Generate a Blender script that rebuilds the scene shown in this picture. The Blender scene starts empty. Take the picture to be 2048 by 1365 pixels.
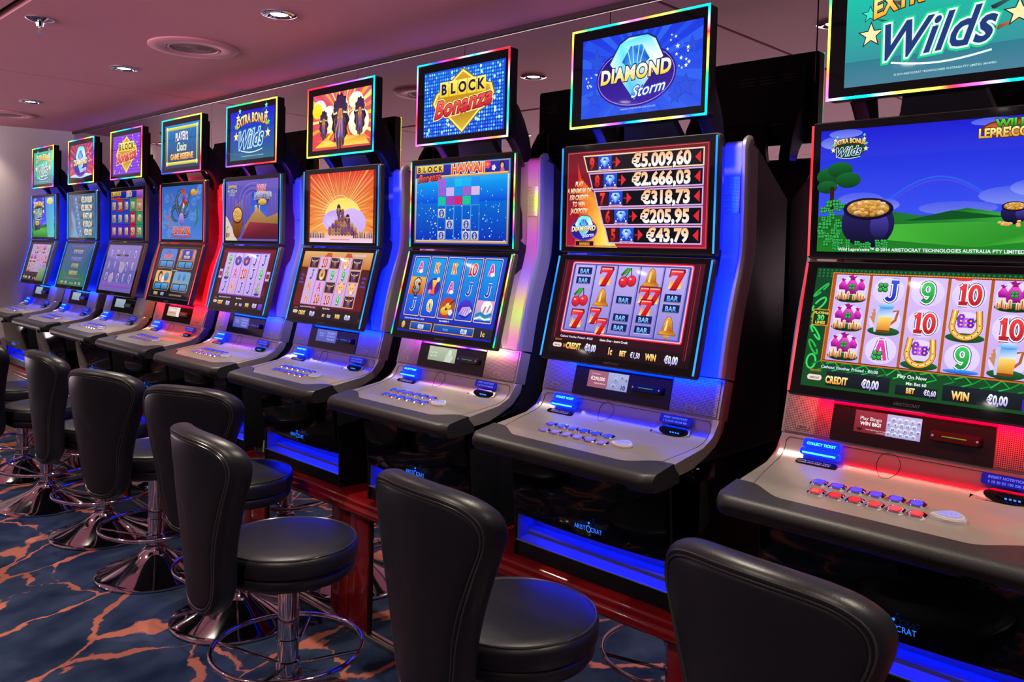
import bpy, bmesh, math, random
from mathutils import Vector, Matrix
random.seed(4)
PI = math.pi
SC = bpy.context.scene
COL = SC.collection

# ------------------------------------------------------------------ helpers
def lin(c):
    c /= 255.0
    return c/12.92 if c <= 0.04045 else ((c+0.055)/1.055)**2.4
def hx(h):
    h = h.lstrip('#')
    if len(h) == 3: h = ''.join(q*2 for q in h)
    return tuple(lin(int(h[i:i+2], 16)) for i in (0, 2, 4))

MATS = {}
def mat(name, base=(.5, .5, .5), rough=.5, metal=0., spec=.5, emit=None, estr=0., sample=True, coat=0., coat_rough=.05, trans=0., ior=1.45):
    if name in MATS: return MATS[name]
    m = bpy.data.materials.new(name); m.use_nodes = True
    b = m.node_tree.nodes['Principled BSDF']
    b.inputs['Base Color'].default_value = (*base, 1)
    b.inputs['Roughness'].default_value = rough
    b.inputs['Metallic'].default_value = metal
    b.inputs['Specular IOR Level'].default_value = spec
    b.inputs['Coat Weight'].default_value = coat
    b.inputs['Coat Roughness'].default_value = coat_rough
    b.inputs['Transmission Weight'].default_value = trans
    b.inputs['IOR'].default_value = ior
    if emit is not None:
        b.inputs['Emission Color'].default_value = (*emit, 1)
        b.inputs['Emission Strength'].default_value = estr
    if not sample: m.cycles.emission_sampling = 'NONE'
    MATS[name] = m
    return m
def nodes(m): return m.node_tree.nodes, m.node_tree.links, m.node_tree.nodes['Principled BSDF']
def add_noise_bump(m, scale, strength, dist=.002, detail=4):
    N, L, b = nodes(m)
    tc = N.new('ShaderNodeTexCoord'); n = N.new('ShaderNodeTexNoise'); bp = N.new('ShaderNodeBump')
    n.inputs['Scale'].default_value = scale; n.inputs['Detail'].default_value = detail
    bp.inputs['Strength'].default_value = strength; bp.inputs['Distance'].default_value = dist
    L.new(tc.outputs['Object'], n.inputs['Vector']); L.new(n.outputs['Fac'], bp.inputs['Height']); L.new(bp.outputs['Normal'], b.inputs['Normal'])
    return n
def vcol_mat(name, strength, sample=True, rough=.04):
    m = mat(name, (0.002, 0.002, 0.003), rough, 0, .22, sample=sample)
    N, L, b = nodes(m)
    a = N.new('ShaderNodeVertexColor'); a.layer_name = 'Col'
    L.new(a.outputs['Color'], b.inputs['Emission Color']); b.inputs['Emission Strength'].default_value = strength
    return m

def set_props(o, label=None, category=None, group=None, kind=None):
    if label: o['label'] = label
    if category: o['category'] = category
    if group: o['group'] = group
    if kind: o['kind'] = kind
    return o
def link(name, data, parent=None, mats=None, loc=None):
    o = bpy.data.objects.new(name, data); COL.objects.link(o)
    if parent is not None: o.parent = parent
    if loc is not None: o.location = loc
    return o
def finish(bm, name, mats, smooth=True, angle=35):
    me = bpy.data.meshes.new(name)
    bm.normal_update(); bm.to_mesh(me); bm.free()
    if not isinstance(mats, (list, tuple)): mats = [mats]
    for m in mats: me.materials.append(m)
    if smooth:
        for p in me.polygons: p.use_smooth = True
        try: me.set_sharp_from_angle(angle=math.radians(angle))
        except Exception: pass
    return me
def thing(name, loc, label, cat, group=None, rz=0):
    o = bpy.data.objects.new(name, None); COL.objects.link(o)
    o.location = loc; o.rotation_euler = (0, 0, rz); o.empty_display_size = .1
    return set_props(o, label, cat, group)

def add_box(bm, x0, x1, y0, y1, z0, z1, bev=0, seg=2, mi=0):
    vs = [bm.verts.new(p) for p in ((x0,y0,z0),(x1,y0,z0),(x1,y1,z0),(x0,y1,z0),(x0,y0,z1),(x1,y0,z1),(x1,y1,z1),(x0,y1,z1))]
    fs = [bm.faces.new([vs[i] for i in f]) for f in ((3,2,1,0),(4,5,6,7),(0,1,5,4),(1,2,6,5),(2,3,7,6),(3,0,4,7))]
    for f in fs: f.material_index = mi
    if bev > 0:
        es = list({e for f in fs for e in f.edges})
        bmesh.ops.bevel(bm, geom=es, offset=bev, segments=seg, affect='EDGES', profile=.5)
    return vs
def add_prism(bm, prof, x0, x1, bev=0, seg=2, mi=0):
    """closed (y,z) profile extruded along x"""
    a = [bm.verts.new((x0, y, z)) for y, z in prof]; b = [bm.verts.new((x1, y, z)) for y, z in prof]
    n = len(prof); fs = []
    for i in range(n): fs.append(bm.faces.new((a[i], a[(i+1) % n], b[(i+1) % n], b[i])))
    c0 = bm.faces.new(a[::-1]); c1 = bm.faces.new(b)
    for f in fs+[c0, c1]: f.material_index = mi
    if bev > 0:
        es = list({e for f in (c0, c1) for e in f.edges})
        bmesh.ops.bevel(bm, geom=es, offset=bev, segments=seg, affect='EDGES', profile=.5)
    bmesh.ops.recalc_face_normals(bm, faces=bm.faces[:])
def add_lathe(bm, prof, cx=0, cy=0, n=32, mi=0):
    """(r,z) profile round the z axis"""
    rings = []
    for r, z in prof:
        if r < 1e-6: rings.append([bm.verts.new((cx, cy, z))])
        else: rings.append([bm.verts.new((cx+r*math.cos(2*PI*i/n), cy+r*math.sin(2*PI*i/n), z)) for i in range(n)])
    for a, b in zip(rings, rings[1:]):
        for i in range(n):
            j = (i+1) % n
            if len(a) == 1 and len(b) > 1: f = bm.faces.new((a[0], b[j], b[i]))
            elif len(b) == 1 and len(a) > 1: f = bm.faces.new((a[i], a[j], b[0]))
            elif len(a) > 1: f = bm.faces.new((a[i], a[j], b[j], b[i]))
            else: continue
            f.material_index = mi
    bmesh.ops.recalc_face_normals(bm, faces=bm.faces[:])
def add_tube(bm, path, r, n=8, closed=False, mi=0):
    P = [Vector(p) for p in path]; m = len(P); rings = []
    prev = None
    for i in range(m):
        if closed: t = P[(i+1) % m]-P[i-1]
        else: t = P[min(i+1, m-1)]-P[max(i-1, 0)]
        t.normalize()
        if prev is None:
            u = t.orthogonal().normalized()
        else:
            u = (prev-t*prev.dot(t))
            u = u.normalized() if u.length > 1e-6 else t.orthogonal().normalized()
        prev = u; v = t.cross(u)
        rr = r[i] if isinstance(r, (list, tuple)) else r
        rings.append([bm.verts.new(P[i]+(u*math.cos(2*PI*k/n)+v*math.sin(2*PI*k/n))*rr) for k in range(n)])
    rng = range(m) if closed else range(m-1)
    for i in rng:
        a, b = rings[i], rings[(i+1) % m]
        off = 0
        if closed and i == m-1:  # match twist
            off = min(range(n), key=lambda k: (a[0].co-b[k].co).length)
        for k in range(n):
            f = bm.faces.new((a[k], a[(k+1) % n], b[(k+1+off) % n], b[(k+off) % n])); f.material_index = mi
    if not closed:
        bm.faces.new(rings[0][::-1]).material_index = mi; bm.faces.new(rings[-1]).material_index = mi
def add_loft(bm, rings, cap0=True, cap1=True, mi=0, closed=True):
    R = [[bm.verts.new(p) for p in ring] for ring in rings]; n = len(R[0])
    for a, b in zip(R, R[1:]):
        for i in range(n if closed else n-1):
            f = bm.faces.new((a[i], a[(i+1) % n], b[(i+1) % n], b[i])); f.material_index = mi
    if cap0: bm.faces.new(R[0][::-1]).material_index = mi
    if cap1: bm.faces.new(R[-1]).material_index = mi
    bmesh.ops.recalc_face_normals(bm, faces=bm.faces[:])
def rrect(x0, x1, y0, y1, r, n=4):
    pts = []
    for cx, cy, a0 in ((x1-r, y1-r, 0), (x0+r, y1-r, 90), (x0+r, y0+r, 180), (x1-r, y0+r, 270)):
        for i in range(n+1):
            a = math.radians(a0+90*i/n); pts.append((cx+r*math.cos(a), cy+r*math.sin(a)))
    return pts
def add_plate(bm, pts, O, ex, eu, en, t, bev=0, mi=0):
    """2D outline pts lifted to a plate of thickness t along en; O origin"""
    O, ex, eu, en = map(Vector, (O, ex, eu, en))
    b = min(bev, t*.6)
    cx = sum(p[0] for p in pts)/len(pts); cy = sum(p[1] for p in pts)/len(pts)
    def ring(s, d): return [O+ex*(cx+(p[0]-cx)*s(p))+eu*(cy+(p[1]-cy)*s(p))+en*d for p in pts]
    rings = [ring(lambda p: 1, 0), ring(lambda p: 1, t-b)]
    if b > 0:
        k = lambda p: 1-b/max(1e-6, math.hypot(p[0]-cx, p[1]-cy))*.9
        rings.append(ring(k, t))
    add_loft(bm, rings, mi=mi)

# ------------------------------------------------------------------ screen artwork (flat pictures on lit displays)
TXT = {}
BASEOFF = {'DIAMOND': .06, 'Bonanza': .03, 'Wilds': .03, 'CREDIT': .04, 'WIN': .04, "AMERI'COINS": .05, 'A MINIMUM OF': .03}
def text_mesh(s, shear=0., off=0.):
    key = (s, shear, off)
    if key in TXT: return TXT[key]
    cu = bpy.data.curves.new('t', 'FONT'); cu.body = s; cu.size = 1; cu.shear = shear; cu.offset = off; cu.resolution_u = 3; cu.fill_mode = 'BOTH'; cu.space_character = 1.02+1.3*BASEOFF.get(s, 0)
    o = bpy.data.objects.new('t', cu); COL.objects.link(o)
    dg = bpy.context.evaluated_depsgraph_get(); me = o.evaluated_get(dg).to_mesh()
    vs = [(v.co.x, v.co.y) for v in me.vertices]; fs = [tuple(p.vertices) for p in me.polygons]
    o.evaluated_get(dg).to_mesh_clear()
    COL.objects.unlink(o); bpy.data.objects.remove(o); bpy.data.curves.remove(cu)
    if vs:
        x0 = min(v[0] for v in vs); x1 = max(v[0] for v in vs)
    else: x0 = x1 = 0
    TXT[key] = (vs, fs, x0, x1)
    return TXT[key]
class Art:
    def __init__(s): s.v = []; s.f = []; s.c = []; s.m = []; s.z = 0; s.org = (0, 0); s.sc = 1.; s.dim = 1.
    def at(s, x=0, y=0, sc=1.): s.org = (x, y); s.sc = sc; return s
    def lay(s, n=1): s.z += n
    def col(s, c):
        c = hx(c) if isinstance(c, str) else c
        return (c[0]*s.dim, c[1]*s.dim, c[2]*s.dim)
    def poly(s, pts, cols, mi=1, lay=True):
        if lay: s.z += 1
        k = len(s.v)
        for x, y in pts: s.v.append((s.org[0]+x*s.sc, s.org[1]+y*s.sc, s.z))
        s.f.append(tuple(range(k, k+len(pts)))); s.m.append(mi)
        if isinstance(cols, list): s.c.append([s.col(c) for c in cols])
        else: s.c.append([s.col(cols)]*len(pts))
    def rect(s, x0, y0, x1, y1, c, c2=None, mi=1, lay=True):
        """c2 = colour of the top edge"""
        s.poly([(x0, y0), (x1, y0), (x1, y1), (x0, y1)], c if c2 is None else [c, c, c2, c2], mi, lay)
    def frame(s, x0, y0, x1, y1, w, c):
        s.rect(x0, y0, x1, y0+w, c); s.rect(x0, y1-w, x1, y1, c, lay=False); s.rect(x0, y0+w, x0+w, y1-w, c, lay=False); s.rect(x1-w, y0+w, x1, y1-w, c, lay=False)
    def ell(s, x, y, rx, ry, c, c2=None, n=18, rot=0, lay=True):
        ca, sa = math.cos(rot), math.sin(rot)
        pts = [(x+rx*math.cos(2*PI*i/n)*ca-ry*math.sin(2*PI*i/n)*sa, y+rx*math.cos(2*PI*i/n)*sa+ry*math.sin(2*PI*i/n)*ca) for i in range(n)]
        if c2 is None: s.poly(pts, c, lay=lay); return
        ys = [p[1] for p in pts]; a, b = min(ys), max(ys); A, B = s.col(c), s.col(c2); d = s.dim; s.dim = 1
        s.poly(pts, [tuple(A[k]+(B[k]-A[k])*(p[1]-a)/(b-a) for k in range(3)) for p in pts], lay=lay); s.dim = d
    def star(s, x, y, r, c, k=5, q=.42, rot=PI/2, lay=True):
        s.poly([(x+(r if i % 2 == 0 else r*q)*math.cos(rot+PI*i/k), y+(r if i % 2 == 0 else r*q)*math.sin(rot+PI*i/k)) for i in range(2*k)], c, lay=lay)
    def line(s, pts, w, c, closed=False, lay=True):
        if lay: s.z += 1
        n = len(pts); L = []; R_ = []
        for i, (x, y) in enumerate(pts):
            a = pts[(i-1) % n] if closed or i > 0 else pts[i]; b = pts[(i+1) % n] if closed or i < n-1 else pts[i]
            dx, dy = b[0]-a[0], b[1]-a[1]; l = math.hypot(dx, dy) or 1
            ww = w(i/(n-1)) if callable(w) else w
            L.append((x-dy/l*ww/2, y+dx/l*ww/2)); R_.append((x+dy/l*ww/2, y-dx/l*ww/2))
        for i in range(n if closed else n-1):
            j = (i+1) % n; s.poly([L[i], R_[i], R_[j], L[j]], c((L[i][1]+R_[j][1])/2) if callable(c) else c, lay=False)
    def text(s, t, x, y, size, c, c2=None, al='c', shear=0., off=.012, xs=1., out=None, ow=.05, arc=0., slope=0.):
        """x,y = baseline anchor; size = em; out = outline colour; arc = parabola sag"""
        for oc, o in (((out, off+ow),) if out else ())+((None, off),):
            vs, fs, x0, x1 = text_mesh(t, shear, o)
            if not vs: return
            s.z += 1; w = x1-x0; bx = {'c': -(x0+x1)/2, 'l': -x0, 'r': -x1}[al]; k = len(s.v)
            for vx, vy in vs:
                X = (vx+bx)*size*xs; u = ((vx-(x0+x1)/2)/(w/2)) if w else 0
                Y = vy*size + arc*(1-u*u)*size + slope*X
                s.v.append((s.org[0]+(x+X)*s.sc, s.org[1]+(y+Y)*s.sc, s.z))
            A = s.col(oc if oc else c); B = s.col(c2) if (c2 and not oc) else A
            for f in fs:
                s.f.append(tuple(k+i for i in f)); s.m.append(1)
                if B is A: s.c.append([A]*len(f))
                else: s.c.append([tuple(A[q]+(B[q]-A[q])*min(1, max(0, vs[i][1]/.7)) for q in range(3)) for i in f])
    def flatten(s):
        """keep the picture thin: only overlapping shapes lie above one another"""
        bb = {}
        for x, y, z in s.v:
            b = bb.get(z)
            if b is None: bb[z] = [x, y, x, y]
            else:
                if x < b[0]: b[0] = x
                elif x > b[2]: b[2] = x
                if y < b[1]: b[1] = y
                elif y > b[3]: b[3] = y
        lev = {}; done = []
        for z in sorted(bb):
            x0, y0, x1, y1 = bb[z]; l = 0
            for a0, b0, a1, b1, q in done:
                if q >= l and a0 < x1 and x0 < a1 and b0 < y1 and y0 < b1: l = q+1
            lev[z] = l; done.append((x0, y0, x1, y1, l))
        s.v = [(x, y, lev[z]) for x, y, z in s.v]
    def build(s, name, parent, O, ex, eu, en, scale, mats, step=.00008):
        s.flatten()
        O, ex, eu, en = map(Vector, (O, ex, eu, en))
        me = bpy.data.meshes.new(name)
        me.from_pydata([O+ex*(x*scale)+eu*(y*scale)+en*(step*z) for x, y, z in s.v], [], s.f)
        for m in mats: me.materials.append(m)
        me.polygons.foreach_set('material_index', s.m)
        ca = me.color_attributes.new('Col', 'FLOAT_COLOR', 'CORNER'); buf = []
        for cl in s.c:
            for c in cl: buf += [c[0], c[1], c[2], 1.]
        ca.data.foreach_set('color', buf); me.update()
        return link(name, me, parent)
# ------------------------------------------------------------------ pictures
def sym7(a, x, y, s, n=1):
    for (dx, dy) in {1: [(0, 0)], 2: [(-2.2, 2), (2.2, -2.4)], 3: [(-2, 2.4), (2.6, 2.4), (-.4, -2.8)]}[n]:
        k = s if n == 1 else s*.78
        X, Y = x+dx*s/7, y+dy*s/7
        for i in range(5):
            fx = X-k*.35+i*k*.17; a.poly([(fx-k*.13, Y-k*.55), (fx+k*.13, Y-k*.55), (fx+k*.16, Y-k*.2+.05*k*(i % 2)), (fx+.03*k, Y+k*(.0 if i % 2 else .12))], ['#ffe9a0', '#ffd070', '#ff9a40', '#ffb050'])
        P = [(-.42, .62), (.5, .62), (.55, .45), (.12, -.6), (-.3, -.6), (.12, .28), (-.3, .28), (-.45, .1)]
        a.poly([(X+p[0]*k*1.16, Y+p[1]*k*1.12) for p in P], '#5a0812')
        a.poly([(X+p[0]*k, Y+p[1]*k) for p in P], ['#ff5a5a', '#f02028', '#ee2030', '#c00818', '#c00818', '#e02030', '#e03040', '#f04048'])
        a.poly([(X-.36*k, Y+.56*k), (X+.44*k, Y+.56*k), (X+.44*k, Y+.5*k), (X-.36*k, Y+.5*k)], '#ffd0c8')
def cherry(a, x, y, s):
    a.line([(x-.3*s, y-.1*s), (x, y+.35*s), (x+.15*s, y+.62*s)], .07*s, '#1a3a10'); a.line([(x+.3*s, y-.1*s), (x+.22*s, y+.3*s), (x+.15*s, y+.62*s)], .07*s, '#1a3a10')
    a.poly([(x+.15*s, y+.62*s), (x-.2*s, y+.6*s), (x-.55*s, y+.2*s), (x-.5*s, y+.05*s), (x-.05*s, y+.3*s)], ['#3ea52a', '#2e8a20', '#14601a', '#14601a', '#50c040'])
    for dx, dy in ((-.28, -.28), (.32, -.2)):
        a.ell(x+dx*s, y+dy*s, .36*s, .36*s, '#6a0612'); a.ell(x+dx*s, y+dy*s, .32*s, .32*s, '#c01028', '#ff3448'); a.ell(x+(dx-.1)*s, y+(dy+.12)*s, .09*s, .06*s, '#ffc0c8')
def bell(a, x, y, s):
    P = [(-.55, -.42), (-.5, -.3), (-.34, -.15), (-.26, .25), (-.16, .5), (0, .6), (.16, .5), (.26, .25), (.34, -.15), (.5, -.3), (.55, -.42)]
    a.ell(x, y-.5*s, .17*s, .17*s, '#a8601a', '#ffc860'); a.poly([(x+p[0]*s*1.08, y+p[1]*s*1.06) for p in P], '#6a3206')
    a.poly([(x+p[0]*s, y+p[1]*s) for p in P], ['#d98a24', '#f0a830', '#c87818', '#ffc45a', '#f0a838', '#ffd880', '#e8a040', '#c07818', '#a86010', '#e09a30', '#c87a1c'])
    a.poly([(x-.2*s, y-.2*s), (x-.05*s, y-.2*s), (x-.02*s, y+.4*s), (x-.12*s, y+.4*s)], '#ffe09a')
def bar(a, x, y, s, n=1):
    for i in range(n):
        Y = y+(n-1)*s*.42-i*s*.84
        a.rect(x-.78*s, Y-.34*s, x+.78*s, Y+.34*s, '#0a1240', '#122a80'); a.rect(x-.78*s, Y-.34*s, x+.78*s, Y-.26*s, '#d8dcff', lay=False); a.rect(x-.72*s, Y-.26*s, x+.72*s, Y+.28*s, '#0c1c5c')
        a.text('BAR', x, Y-.2*s, .56*s, '#3a8ef0', '#a8dcff', off=.03)
def arc(cx, cy, rx, ry, a0, a1, n=12): return [(cx+rx*math.cos(math.radians(a0+(a1-a0)*i/n)), cy+ry*math.sin(math.radians(a0+(a1-a0)*i/n))) for i in range(n+1)]
STK = {'9': [(arc(0, .13, .155, .19, 0, 360, 16), 1), (arc(-.02, .02, .175, .34, 25, -100, 9)+[(-.16, -.24)], 0)],
       '1': [([(.02, -.34), (.02, .38)], 0), ([(-.12, .2), (-.04, .24), (.03, .33)], 0), ([(-.12, -.31), (.16, -.31)], 0)], '0': [(arc(0, 0, .15, .31, 0, 360, 18), 1)],
       'J': [([(.1, .34), (.1, -.1)]+arc(-.04, -.14, .14, .19, 0, -150, 8), 0), ([(-.04, .34), (.24, .34)], 0)],
       'A': [([(-.2, -.36), (-.02, .34)], 0), ([(.02, .34), (.2, -.36)], 0), ([(-.12, -.1), (.12, -.1)], 0), ([(-.09, .31), (.09, .31)], 0)],
       'K': [([(-.14, -.36), (-.14, .36)], 0), ([(-.12, -.04), (.17, .34)], 0), ([(-.03, .06), (.19, -.34)], 0)],
       'Q': [(arc(0, .02, .18, .31, 0, 360, 18), 1), ([(.03, -.16), (.2, -.38)], 0)]}
def glyph(a, t, x, y, s, c, c2):
    C1, C2 = hx(c), hx(c2)
    def grad(yy):
        k = min(1, max(0, (yy-y)/s+.45)); return tuple(C1[q]+(C2[q]-C1[q])*k for q in range(3))
    for w, cc in ((.27, '#1c2470'), (.22, '#ffffff'), (.14, grad)):
        for k, ch in enumerate(t):
            ox = x+(-.2+.38*k if len(t) > 1 else 0)*s
            for P, cl in STK[ch]: a.line([(ox+px*s, y+py*s) for px, py in (P[:-1] if cl else P)], w*s, cc, closed=bool(cl))
GL = {'9': ('#0a7a2a', '#3fe06a'), '10': ('#a80a1c', '#ff4a50'), 'J': ('#1020a0', '#3a5cf0'), 'A': ('#c0147a', '#ff5ad0'), 'K': ('#d84818', '#ffb050'), 'Q': ('#c89010', '#fff080')}
def lucky(a, t, x, y, s, extra=None):
    c, c2 = GL[t]; glyph(a, t, x, y, s, c, c2)
    if extra == 'clover': clover(a, x-.1*s if t == 'A' else x-.32*s, y-.2*s if t == 'A' else y+.12*s, .2*s)
    if extra == 'flower': flower(a, x+.1*s, y-.25*s, .14*s, '#ffffff')
def clover(a, x, y, s):
    for i in range(4): a.ell(x+s*.58*math.cos(PI/4+i*PI/2), y+s*.58*math.sin(PI/4+i*PI/2), s*.52, s*.52, '#063c14', n=9)
    for i in range(4): a.ell(x+s*.6*math.cos(PI/4+i*PI/2), y+s*.6*math.sin(PI/4+i*PI/2), s*.4, s*.4, '#0e7a2c', '#48c860', n=9)
def flower(a, x, y, s, c, n=5):
    for i in range(n): a.ell(x+s*.6*math.cos(i*2*PI/n), y+s*.6*math.sin(i*2*PI/n), s*.45, s*.45, c, n=10)
    a.ell(x, y, s*.3, s*.3, '#ffd040', n=10)
def gifts(a, x, y, s):
    a.ell(x, y-.40*s, .56*s, .15*s, '#0c3a18', '#1c6a30'); a.ell(x-.2*s, y-.46*s, .24*s, .08*s, '#0a3014'); a.ell(x+.25*s, y-.45*s, .24*s, .08*s, '#0a3014')
    def sack(X, Y, k):
        a.poly([(X-k*.5, Y-k*.7), (X+k*.5, Y-k*.7), (X+k*.62, Y-.1*k), (X+k*.2, Y+k*.62), (X-k*.2, Y+k*.62), (X-k*.62, Y-.1*k)], ['#7a0a70', '#7a0a70', '#c020b0', '#ff50d8', '#f040d0', '#b818a0'])
        a.poly([(X-k*.12, Y+k*.6), (X+k*.12, Y+k*.6), (X+k*.42, Y+k*.95), (X+k*.1, Y+k*.86), (X-k*.02, Y+k*1.02), (X-k*.4, Y+k*.9)], '#a01088'); a.rect(X-k*.2, Y+k*.54, X+k*.2, Y+k*.64, '#6a3010')
    sack(x-.33*s, y+.1*s, .25*s); sack(x+.33*s, y+.1*s, .25*s); sack(x, y+.06*s, .42*s); clover(a, x, y+.04*s, .13*s)
    for i, (dx, h) in enumerate(((-.46, .22), (-.34, .3), (-.22, .2), (-.1, .28), (.12, .22), (.24, .3), (.36, .24), (.46, .18))):
        X = x+dx*s; Y = y-.46*s+.03*s*(i % 2); a.rect(X-.055*s, Y, X+.055*s, Y+h*s, '#c87830', '#fff0c0'); a.rect(X-.014*s, Y, X+.014*s, Y+h*s, '#b03030'); a.ell(X, Y+h*s, .04*s, .03*s, '#ffe080', n=6)
def beer(a, x, y, s):
    a.ell(x, y-.42*s, .55*s, .16*s, '#0c3a18', '#1c6a30')
    for i in range(3): a.line([(x-.3*s, y-.2*s), (x-(.5-.05*i)*s, y+(.1+.13*i)*s)], .08*s, '#c88860')
    a.line([(x+.2*s, y+.3*s), (x+.42*s, y+.34*s), (x+.36*s, y), (x+.2*s, y-.16*s)], .09*s, '#b06028')
    a.poly([(x-.24*s, y-.42*s), (x+.2*s, y-.42*s), (x+.24*s, y+.1*s), (x-.26*s, y+.1*s)], ['#d87818', '#d87818', '#ffd860', '#ffe080'])
    a.poly([(x-.26*s, y+.1*s), (x+.24*s, y+.1*s), (x+.26*s, y+.48*s), (x-.28*s, y+.48*s)], ['#c8dcff', '#e8f0ff', '#60a8e8', '#3a8ad8'])
    a.ell(x, y+.48*s, .27*s, .09*s, '#3088e0', '#a8e0ff'); a.line([(x-.26*s, y+.46*s), (x-.3*s, y-.3*s), (x-.27*s, y-.46*s)], .1*s, '#c0c8f0'); a.rect(x-.25*s, y-.46*s, x+.2*s, y-.38*s, '#7a3a18')
def horseshoe(a, x, y, s):
    a.ell(x, y-.42*s, .6*s, .16*s, '#0c3a18', '#1c6a30')
    for i in range(7): a.poly([(x+(-.25+.08*i)*s, y+.0*s), (x+(-.32+.11*i)*s, y+.3*s), (x+(-.22+.08*i)*s, y+.22*s)], '#1c6a30')
    for i in range(7): flower(a, x+(-.16+.15*(i % 3))*s, y+(.02+.13*(i//3))*s, .11*s, ('#8a30d0', '#b860f0', '#7020b8')[i % 3], 6)
    pts = [(x+.42*s*math.cos(t), y-.02*s+.42*s*math.sin(t)) for t in [math.radians(130+i*28) for i in range(11)]]
    pts = [(x-.36*s, y+.5*s)]+[(x+.42*s*math.cos(math.radians(165+i*10.5)), y-.02*s+.4*s*math.sin(math.radians(165+i*10.5))) for i in range(21)]+[(x+.36*s, y+.5*s)]
    a.line(pts, .2*s, '#6a3208'); a.line(pts, .16*s, '#f0a838'); a.line(pts, .05*s, '#ffe8a0')
    for px, py in pts[2:-1:3]: a.ell(px, py, .025*s, .025*s, '#6a3208', n=6)
def diamond(a, x, y, s, dark='#1828a0'):
    P = [(-.5, .12), (-.28, .38), (.28, .38), (.5, .12), (0, -.5)]
    a.poly([(x+p[0]*s*1.1, y+p[1]*s*1.1) for p in P], dark); a.poly([(x+p[0]*s, y+p[1]*s) for p in P], ['#60b0ff', '#c8f0ff', '#a0e0ff', '#4898f0', '#2060e0'])
    a.poly([(x-.2*s, y+.12*s), (x+.2*s, y+.12*s), (x, y-.42*s)], ['#ffffff', '#90d0ff', '#5090f0']); a.poly([(x-.2*s, y+.12*s), (x-.05*s, y+.34*s), (x+.2*s, y+.12*s)], '#2858d0')
def lion(a, x, y, s):
    a.ell(x, y, .48*s, .48*s, '#e08a28', '#ffd078'); a.ell(x, y+.05*s, .34*s, .34*s, '#ffb050', '#f0c890')
    a.poly([(x-.2*s, y-.4*s), (x+.2*s, y-.4*s), (x+.14*s, y-.02*s), (x-.14*s, y-.02*s)], '#e8e0f8')
    for d in (-1, 1): a.ell(x+d*.14*s, y+.1*s, .05*s, .04*s, '#301008', n=8); a.ell(x+d*.36*s, y+.38*s, .1*s, .1*s, '#c87828', n=8)
    a.ell(x, y-.08*s, .07*s, .05*s, '#502018', n=8)
def bison(a, x, y, w, h, bg=True):
    if bg: a.rect(x-w/2, y-h/2, x+w/2, y+h/2, '#4a1c18', '#2a2058'); a.frame(x-w/2, y-h/2, x+w/2, y+h/2, w*.04, '#d8a050')
    R = random.Random(int(w*7)); n = 26
    a.poly([(x+(.36*w*(1+.12*(-1)**i)*(1-.25*max(0, -math.sin(2*PI*i/n))))*math.cos(2*PI*i/n), y+.44*h*(1+.05*(-1)**i)*math.sin(2*PI*i/n)) for i in range(n)], '#1c1228')
    a.poly([(x+.3*w*(1+.15*(-1)**i)*math.cos(2*PI*i/n)*(1 if math.sin(2*PI*i/n) > 0 else .75), y+.12*h+.28*h*math.sin(2*PI*i/n)) for i in range(n)], ['#3a2048', '#50304a', '#6a4038', '#3c2450']*6+['#402848']*2)
    for i in range(9): a.line([(x+(-.24+.06*i)*w, y+.05*h), (x+(-.2+.05*i)*w, y-.2*h), (x+(-.13+.033*i)*w, y-.42*h)], w*.018, ('#c88038', '#5a3a90', '#7a4a30')[i % 3])
    a.poly([(x-.07*w, y-.26*h), (x-.13*w, y+.06*h), (x-.06*w, y+.2*h), (x+.08*w, y+.2*h), (x+.13*w, y+.04*h), (x+.07*w, y-.26*h)], ['#5040a8', '#b87038', '#e8a050', '#d89048', '#7a4430', '#3828a0'])
    a.ell(x, y-.2*h, .055*w, .07*h, '#4838b8', '#8070e0', n=10)
    for d in (-1, 1): a.line([(x+d*.13*w, y+.14*h), (x+d*.28*w, y+.12*h), (x+d*.33*w, y+.22*h), (x+d*.3*w, y+.3*h)], lambda t: w*(.06-.035*t), '#e8d8b8'); a.ell(x+d*.085*w, y+.06*h, .02*w, .02*h, '#ffd040', n=6)
def coin(a, x, y, s): a.ell(x, y, .42*s, .5*s, '#8a5a20', '#e8c080'); a.ell(x, y, .34*s, .42*s, '#ffe8b0', '#c89850'); a.star(x, y, .26*s, '#a06830', 6, .5)
def pot(a, x, y, s):
    a.ell(x, y, s, s*.95, '#06061c', '#2a2468', n=28); a.ell(x+.45*s, y-.1*s, .35*s, .5*s, '#14123c', '#4a3ca8')
    a.ell(x, y+.55*s, .95*s, .42*s, '#08081c', '#181440', n=28); a.ell(x, y+.56*s, .8*s, .33*s, '#6a3a10', '#e0a848', n=24)
    R = random.Random(3)
    for i in range(46):
        t = R.random()*2*PI; q = math.sqrt(R.random()); a.ell(x+.72*s*q*math.cos(t), y+.58*s+.26*s*q*math.sin(t), .1*s, .075*s, '#a86420', R.choice(('#ffd070', '#e8a848', '#ffe8a0')), n=9)
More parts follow.
